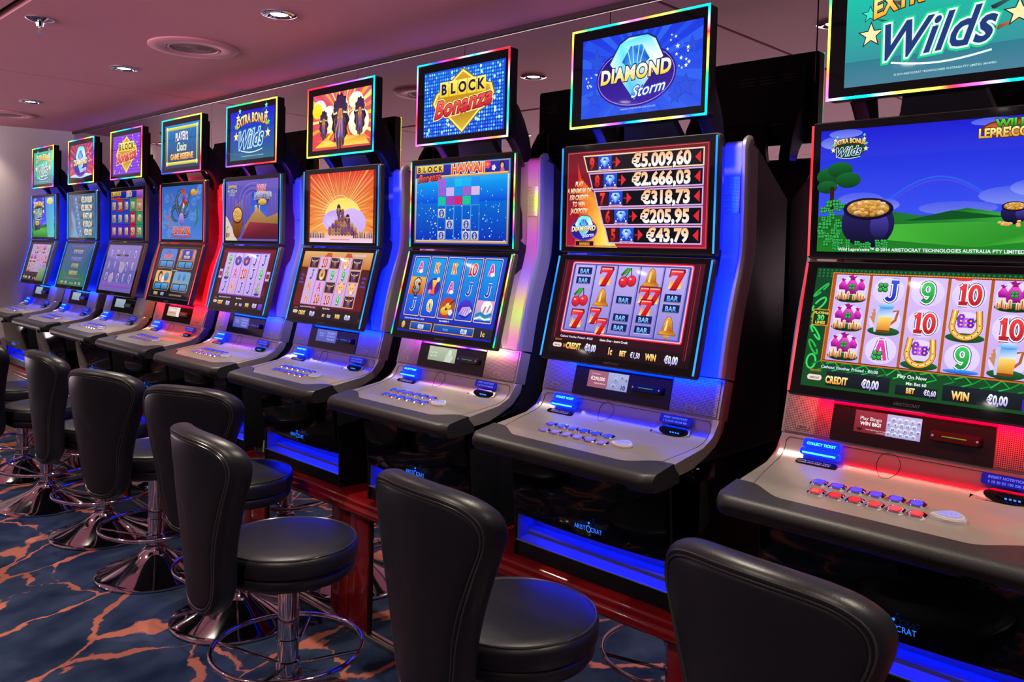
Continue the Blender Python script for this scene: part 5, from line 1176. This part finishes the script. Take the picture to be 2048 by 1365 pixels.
simple('wall_mirror', _mirror, M_MIRROR, kind='structure', angle=20)
simple('wall_rear', lambda bm: add_box(bm, -7.9, .4615, MIR+.007, MIR+.06, 0, CEIL+.03), M_CAVITY, kind='structure')
simple('wall_back', lambda bm: add_box(bm, .4625, XR, MIR-.004, MIR+.06, 0, CEIL-.0005), M_PLAINWALL, kind='structure')
simple('trim_2', lambda bm: add_box(bm, -7.86, .46, MIR-.003, MIR+.005, CEIL-.0235, CEIL-.021, .0005), M_STRIP, kind='structure')
simple('trim_3', lambda bm: add_box(bm, -7.86, .46, MIR-.016, MIR+.006, CEIL-.0205, CEIL), M_GAP, kind='structure')
def _lw(bm):
    P = [(-7.82, MIR+.06), (-7.83, 2.52), (-7.865, 2.35), (-7.905, 2.17), (-7.96, 1.99), (-8.08, 1.78), (-8.3, 1.58), (-8.7, 1.38), (-9.4, 1.2), (XL, 1.0)]
    A = [bm.verts.new((x, y, 0)) for x, y in P]; B = [bm.verts.new((x, y, CEIL)) for x, y in P]
    C = [bm.verts.new((x-.06, y+.06, 0)) for x, y in P]; D = [bm.verts.new((x-.06, y+.06, CEIL)) for x, y in P]
    for i in range(len(P)-1): bm.faces.new((A[i], A[i+1], B[i+1], B[i])); bm.faces.new((C[i+1], C[i], D[i], D[i+1])); bm.faces.new((B[i], B[i+1], D[i+1], D[i]))
    bmesh.ops.recalc_face_normals(bm, faces=bm.faces[:])
simple('wall_left', _lw, M_WALL, kind='structure', angle=30)
simple('wall_right', lambda bm: add_box(bm, XR, XR+.06, YF, MIR, 0, CEIL), M_DWALL, kind='structure')

simple('wall_light_block', lambda bm: add_box(bm, XL, XR, -2.3, -2.24, 0, 1.25, .004), M_DWALL, kind='structure')  # added low wall out of view, keeps the world glow off the stools
# plinth carrying the machines: red lacquer shelf, mirror front, red pillars, steel foot trim
pl = thing('machine_plinth', (-3.0, 2.2, 0), 'long low plinth with red lacquer top and mirrored front under the slot machines', 'plinth')
def rel(bm): bmesh.ops.translate(bm, verts=bm.verts[:], vec=(3.0, -2.2, 0))
def pp(name, build, m, parent=pl, angle=35):
    bm = bmesh.new(); build(bm); rel(bm); return link(name, finish(bm, name, m, True, angle), parent)
def _top(bm):
    # joints between two machines
    prof = [(2.52, .558), (1.958, .558), (1.946, .5565), (1.936, .551), (1.930, .542), (1.928, .530), (1.922, .524), (1.916, .515), (1.916, .505), (1.922, .497), (1.934, .492), (2.52, .492)]
    xs = [-7.75, -5.245, -2.802, -.35, .40]
    for a, b in zip(xs, xs[1:]): add_prism(bm, prof, a+.0008, b-.0008)
pp('shelf', _top, M_RED)
mp_ = pp('mirror_panel', lambda bm: add_box(bm, -7.75, .395, 1.968, 1.974, .022, .491), M_PMIRROR)
pp('foot_trim', lambda bm: (add_box(bm, -7.75, .395, 1.945, 1.972, 0, .020, .003)), M_STRIP)
for cx in (-6.90, -6.08, -5.245, -4.42, -3.61, -2.80, -1.985, -1.14, -.2):
    pil = pp('pillar', lambda bm: (add_box(bm, cx-.128, cx-.0012, 1.953, 1.99, .018, .491, .003), add_box(bm, cx+.0012, cx+.128, 1.953, 1.99, .018, .491, .003)), M_RED)
    pp('pillar_edge', lambda bm: add_box(bm, cx+.1275, cx+.136, 1.962, 1.99, .018, .491, .001), M_BLACK, pil)
for cx in (-2.63,):
    def _lk(bm):
        add_tube(bm, [(cx, 1.966, .40), (cx, 1.954, .40)], .011, 14); add_tube(bm, [(cx, 1.954, .40), (cx, 1.951, .40)], .007, 12)
    pp('panel_lock', _lk, M_CHROME, mp_)

# ceiling fittings
def lamp(x, y, label):
    t = thing('downlight', (x, y, CEIL), label, 'ceiling light', 'recessed downlights')
    def ring(bm): add_lathe(bm, [(.070, 0), (.070, -.004), (.064, -.008), (.050, -.009), (.046, -.004), (.040, .006), (.036, .012), (.070, .012)], 0, 0, 32)
    def disc(bm): add_lathe(bm, [(0, -.001), (.034, -.001), (.036, .004), (0, .004)], 0, 0, 24)
    spart('rim', 'lamprim', ring, M_CHROME, t); spart('lamp', 'lampdisc', disc, M_LAMP, t)
    return t
LAMPS = [(-1.45, 1.77), (-3.09, 1.77), (-4.71, 1.77), (-6.37, 1.78), (-7.98, 1.72), (.2, 1.77), (-1.45, .18), (-3.09, .18), (-4.69, .18), (-6.37, .18), (-8.0, .18), (.2, .18), (-1.45, -1.4), (-4.69, -1.4), (-7.98, -1.4), (1.9, .18), (1.9, 1.77)]
LL = {0: 'downlight above the jackpot list machine, seen mirrored left of its sign', 1: 'chrome rimmed downlight at the top of the photo right of the round speaker',
      2: 'lit downlight between the big round speaker and the ceiling joint', 3: 'small lit downlight near the left end of the ceiling beyond the joint', 4: 'downlight over the far left corner, seen in the mirror beside the blue reserve sign',
      8: 'second row downlight, a small bright reflection right of the blue block sign'}
for k, (x, y) in enumerate(LAMPS):
    lamp(x, y, LL.get(k, 'downlight in the ceiling outside the photo, behind or beside the camera'))
    d = bpy.data.lights.new('spot', 'SPOT'); d.energy = 125 if k != 4 else 45; d.color = (1., .86, .68); d.spot_size = math.radians(105); d.spot_blend = .55; d.shadow_soft_size = .03
    o = bpy.data.objects.new('downlight_beam', d); COL.objects.link(o); o.location = (x, y, CEIL-.015)
def speaker(x, y, label):
    t = thing('ceiling_speaker', (x, y, CEIL), label, 'ceiling speaker')
    spart('flange', 'spkflange', lambda bm: add_lathe(bm, [(.125, .004), (.205, .004), (.205, -.006), (.198, -.011), (.128, -.011), (.122, -.006)], 0, 0, 56), M_CEILPLAIN, t)
    spart('grille_frame', 'spkring', lambda bm: add_lathe(bm, [(.108, -.004), (.110, -.010), (.119, -.010), (.121, -.003)], 0, 0, 48), M_CEILPLAIN, t)
    def mesh(bm):
        for k in range(7): add_lathe(bm, [(.018+k*.0128, -.003), (.018+k*.0128, -.0075), (.018+k*.0128+.008, -.0075), (.018+k*.0128+.008, -.003)], 0, 0, 40)
        add_lathe(bm, [(0, -.002), (.108, -.002), (.108, .003), (0, .003)], 0, 0, 40); add_lathe(bm, [(0, -.009), (.014, -.008), (.014, -.003)], 0, 0, 16)
    spart('grille', 'spkgrille', mesh, M_GRILL2, t)
speaker(-3.93, 1.80, 'large round rose coloured speaker in the ceiling between two downlights')
speaker(-7.17, 1.84, 'round ceiling speaker at the far left edge of the photo above the pale wall')
t = thing('sprinkler', (-3.965, 1.143, CEIL), 'chrome fire sprinkler hanging from the ceiling at the top left corner', 'sprinkler')
spart('rose', 'sprrose', lambda bm: add_lathe(bm, [(0, 0), (.056, 0), (.056, -.003), (.048, -.008), (.024, -.016), (.02, -.018), (0, -.018)], 0, 0, 32), M_CHROME, t)
spart('nozzle', 'sprnoz', lambda bm: (add_lathe(bm, [(0, -.018), (.018, -.018), (.014, -.034), (0, -.036)], 0, 0, 20), add_tube(bm, [(-.011, 0, -.03), (-.011, 0, -.056)], .0022, 6), add_tube(bm, [(.011, 0, -.03), (.011, 0, -.056)], .0022, 6), add_lathe(bm, [(0, -.056), (.016, -.056), (.016, -.058), (0, -.058)], 0, 0, 16)), M_CHROME, t)

# ------------------------------------------------------------------ the nine machines
YEL, GRN, CYA, BLU, MAG, RED_, ORG, VIO = '#ffff50', '#20ff70', '#00e0ff', '#1040ff', '#ff60d0', '#ff2030', '#ff8030', '#a050ff'
RB = [YEL, GRN, CYA, BLU, MAG, RED_, ORG]
blue_bar = ['#3898ff', '#1070ff', '#3090ff']; red_bar = ['#ff4050', '#ff2038', '#ff5060']
BG = ['#0020ff', '#0018ff']
JP8 = [('9', '€5.009,60'), ('8', '€2.666,03'), ('7', '€318,73'), ('6', '€205,95'), ('5', '€43,79')]
JP2 = [('9', '€5.018,85'), ('8', '€2.585,29'), ('7', '€477,48'), ('6', '€150,24'), ('5', '€29,02')]
slot_machine(1, -7.354, T_ebw(), U_lepre(False), L_washed('reels'), S_grey('x'), RB*3, blue_bar, BG, 'farthest slot machine in the left corner, small green sign and pot of gold screen', 'blue')
slot_machine(2, -6.494, T_dst(True), U_jack(JP2, True), L_washed('msg'), S_grey('x'), [YEL, CYA, BLU, RED_]*4, blue_bar, BG, 'slot machine second from the left, pink diamond sign above a pale blue jackpot list', 'blue')
slot_machine(3, -5.658, T_blk(True), U_rio(), L_washed('q'), S_grey('x'), RB*2, None, None, 'slot machine with purple brick block sign and washed-out lilac reels, its side lights off', 'violet')
slot_machine(4, -4.833, T_reserve(), U_dragon(), L_menu(), S_grey('lines'), [CYA, GRN, YEL, YEL, YEL, RED_, MAG, MAG, BLU, BLU, CYA], red_bar, ['#ff0010', '#ff0018'], 'slot machine lit red with blue reserve sign, dragon picture and four game tiles', 'violet')
slot_machine(5, -4.009, T_ebw(False), U_palace(), L_reels5('curtain'), S_grey('dim'), [CYA, GRN, GRN, YEL, YEL, YEL, ORG, RED_, RED_, MAG, VIO, BLU, CYA], blue_bar, BG, 'slot machine with blue bonus sign, palace picture and lilac reels showing green nines', 'violet')
slot_machine(6, -3.204, T_bison(), U_bison(), L_reels5('bison'), S_grey('dim'), [RED_, RED_, VIO, VIO, CYA, CYA, BLU, GRN, CYA, GRN, YEL, YEL, ORG], blue_bar, BG, 'slot machine with three bison in flames on its sign and a fiery burst screen', 'blue')
slot_machine(7, -2.394, T_blk(), U_hawaii(), L_hawaii(), S_grey('girl'), [CYA, BLU, RED_, CYA, RED_, RED_, CYA, CYA, ORG, MAG, CYA, CYA, MAG, RED_, MAG], [GRN, MAG, YEL, RED_, GRN, MAG, BLU], ['#b80068', '#2008b8', '#b86000', '#10a008', '#b80040', '#3800b8', '#1828b8', '#b87000', '#18b810', '#b80870'], 'slot machine with blue dotted block sign, Hawaii screen and rainbow lit side', 'blue')
slot_machine(8, -1.578, T_dst(), U_jack(JP8), L_sevens(), S_prize(), [YEL, GRN, CYA, CYA, MAG, ORG, YEL, GRN, CYA, CYA, RED_, YEL, GRN, CYA, CYA, BLU, YEL, YEL, CYA, BLU, MAG, YEL, YEL, GRN, CYA, GRN, MAG, ORG], blue_bar, BG, 'slot machine second from the right with diamond sign, jackpot list and red sevens', 'violet')
slot_machine(9, -.700, T_ebw(), U_lepre(), L_lepre(), S_bingo(), [CYA, BLU, MAG, RED_, YEL, CYA, BLU, MAG, YEL, CYA, GRN, YEL, YEL, GRN, CYA, CYA, MAG, RED_, YEL, YEL, CYA, CYA, MAG, ORG, YEL, YEL, GRN], red_bar, ['#38000a', '#380008'], 'nearest slot machine at the right edge, leprechaun gold game with pots of coins, lit red', 'red', ['#ff0020', '#ff0018'])

stool(-.67, 1.66, math.radians(-5), 'nearest swivel stool, only its black padded back in view at the bottom right', .03)
stool(-1.50, 1.575, math.radians(-3), 'swivel stool in front of the red sevens machine, back and blue lit seat in view', .015)
stool(-2.41, 1.445, math.radians(-4), 'swivel stool at the bottom centre with whole round seat and chrome pole in view')
stool(-3.20, 1.67, math.radians(24), 'swivel stool behind the bottom centre one, wide back and large chrome foot in view', .02)
stool(-3.90, 1.625, math.radians(18), 'third swivel stool from the left edge, tall tapering back over a chrome foot ring')
stool(-4.604, 1.641, math.radians(0), 'second swivel stool from the left edge, narrow upright back seen from the side')
stool(-5.342, 1.582, math.radians(-5), 'swivel stool cut by the left edge of the photo, round chrome foot ring below')
stool(-6.1, 1.66, math.radians(10), 'farthest swivel stool in view, seat just showing at the left edge')

# small glass ashtray on the shelf
ash = thing('glass_ashtray', (-3.62, 2.02, .5585), 'small round clear glass ashtray with a white stub on the red shelf', 'ashtray')
spart('bowl', 'ashbowl', lambda bm: add_lathe(bm, [(0, 0), (.038, 0), (.041, .004), (.042, .034), (.038, .034), (.036, .008), (0, .007)], 0, 0, 28), M_GLASS, ash)
spart('cigarette_stub', 'stub', lambda bm: add_tube(bm, [(.002, 0, .010), (.004, .004, .062)], .0045, 8), M_WHITE, ash)

# ------------------------------------------------------------------ world, camera
w = bpy.data.worlds.new('ceiling_fill'); SC.world = w; w.use_nodes = True
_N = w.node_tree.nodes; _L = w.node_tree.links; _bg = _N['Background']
# added glow band just below the horizon to brighten the ceiling, dark above it
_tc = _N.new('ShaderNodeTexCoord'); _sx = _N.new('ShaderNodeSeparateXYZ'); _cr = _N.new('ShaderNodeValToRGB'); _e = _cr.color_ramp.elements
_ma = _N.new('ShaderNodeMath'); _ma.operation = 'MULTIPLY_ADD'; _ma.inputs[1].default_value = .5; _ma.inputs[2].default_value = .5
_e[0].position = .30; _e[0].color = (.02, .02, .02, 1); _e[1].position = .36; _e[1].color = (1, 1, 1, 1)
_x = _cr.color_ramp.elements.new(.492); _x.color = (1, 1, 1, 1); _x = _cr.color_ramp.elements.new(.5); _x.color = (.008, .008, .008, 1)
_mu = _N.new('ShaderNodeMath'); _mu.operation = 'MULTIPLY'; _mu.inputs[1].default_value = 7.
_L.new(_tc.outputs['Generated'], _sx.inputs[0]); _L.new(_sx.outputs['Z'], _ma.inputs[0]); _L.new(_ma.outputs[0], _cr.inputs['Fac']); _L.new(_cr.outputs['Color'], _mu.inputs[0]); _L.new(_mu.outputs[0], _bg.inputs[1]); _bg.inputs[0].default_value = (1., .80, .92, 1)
FL, PY_, yaw, pitch, roll = 1668.086, 567.98, -.774093, -.0393409, .0248602
f = Vector((math.sin(yaw)*math.cos(pitch), math.cos(yaw)*math.cos(pitch), math.sin(pitch))); r0 = Vector((math.cos(yaw), -math.sin(yaw), 0)); u0 = r0.cross(f)
r = r0*math.cos(roll)+u0*math.sin(roll); u = -r0*math.sin(roll)+u0*math.cos(roll)
cd = bpy.data.cameras.new('camera'); cam = bpy.data.objects.new('camera', cd); COL.objects.link(cam)
cam.matrix_world = Matrix(((r.x, u.x, -f.x, 0), (r.y, u.y, -f.y, 0), (r.z, u.z, -f.z, 1.56), (0, 0, 0, 1)))
cd.sensor_fit = 'HORIZONTAL'; cd.sensor_width = 36; cd.lens = FL*36/2048; cd.shift_y = -(682.5-PY_)/2048; cd.clip_start = .02
SC.camera = cam
SC.view_settings.view_transform = 'Standard'; SC.view_settings.look = 'None'; SC.view_settings.exposure = 0; SC.view_settings.gamma = 1; SC.view_settings.use_curve_mapping = False
try:
    SC.cycles.use_denoising = True; SC.cycles.max_bounces = 8; SC.cycles.glossy_bounces = 5; SC.cycles.diffuse_bounces = 3; SC.cycles.transmission_bounces = 6; SC.cycles.sample_clamp_indirect = 4
except Exception: pass
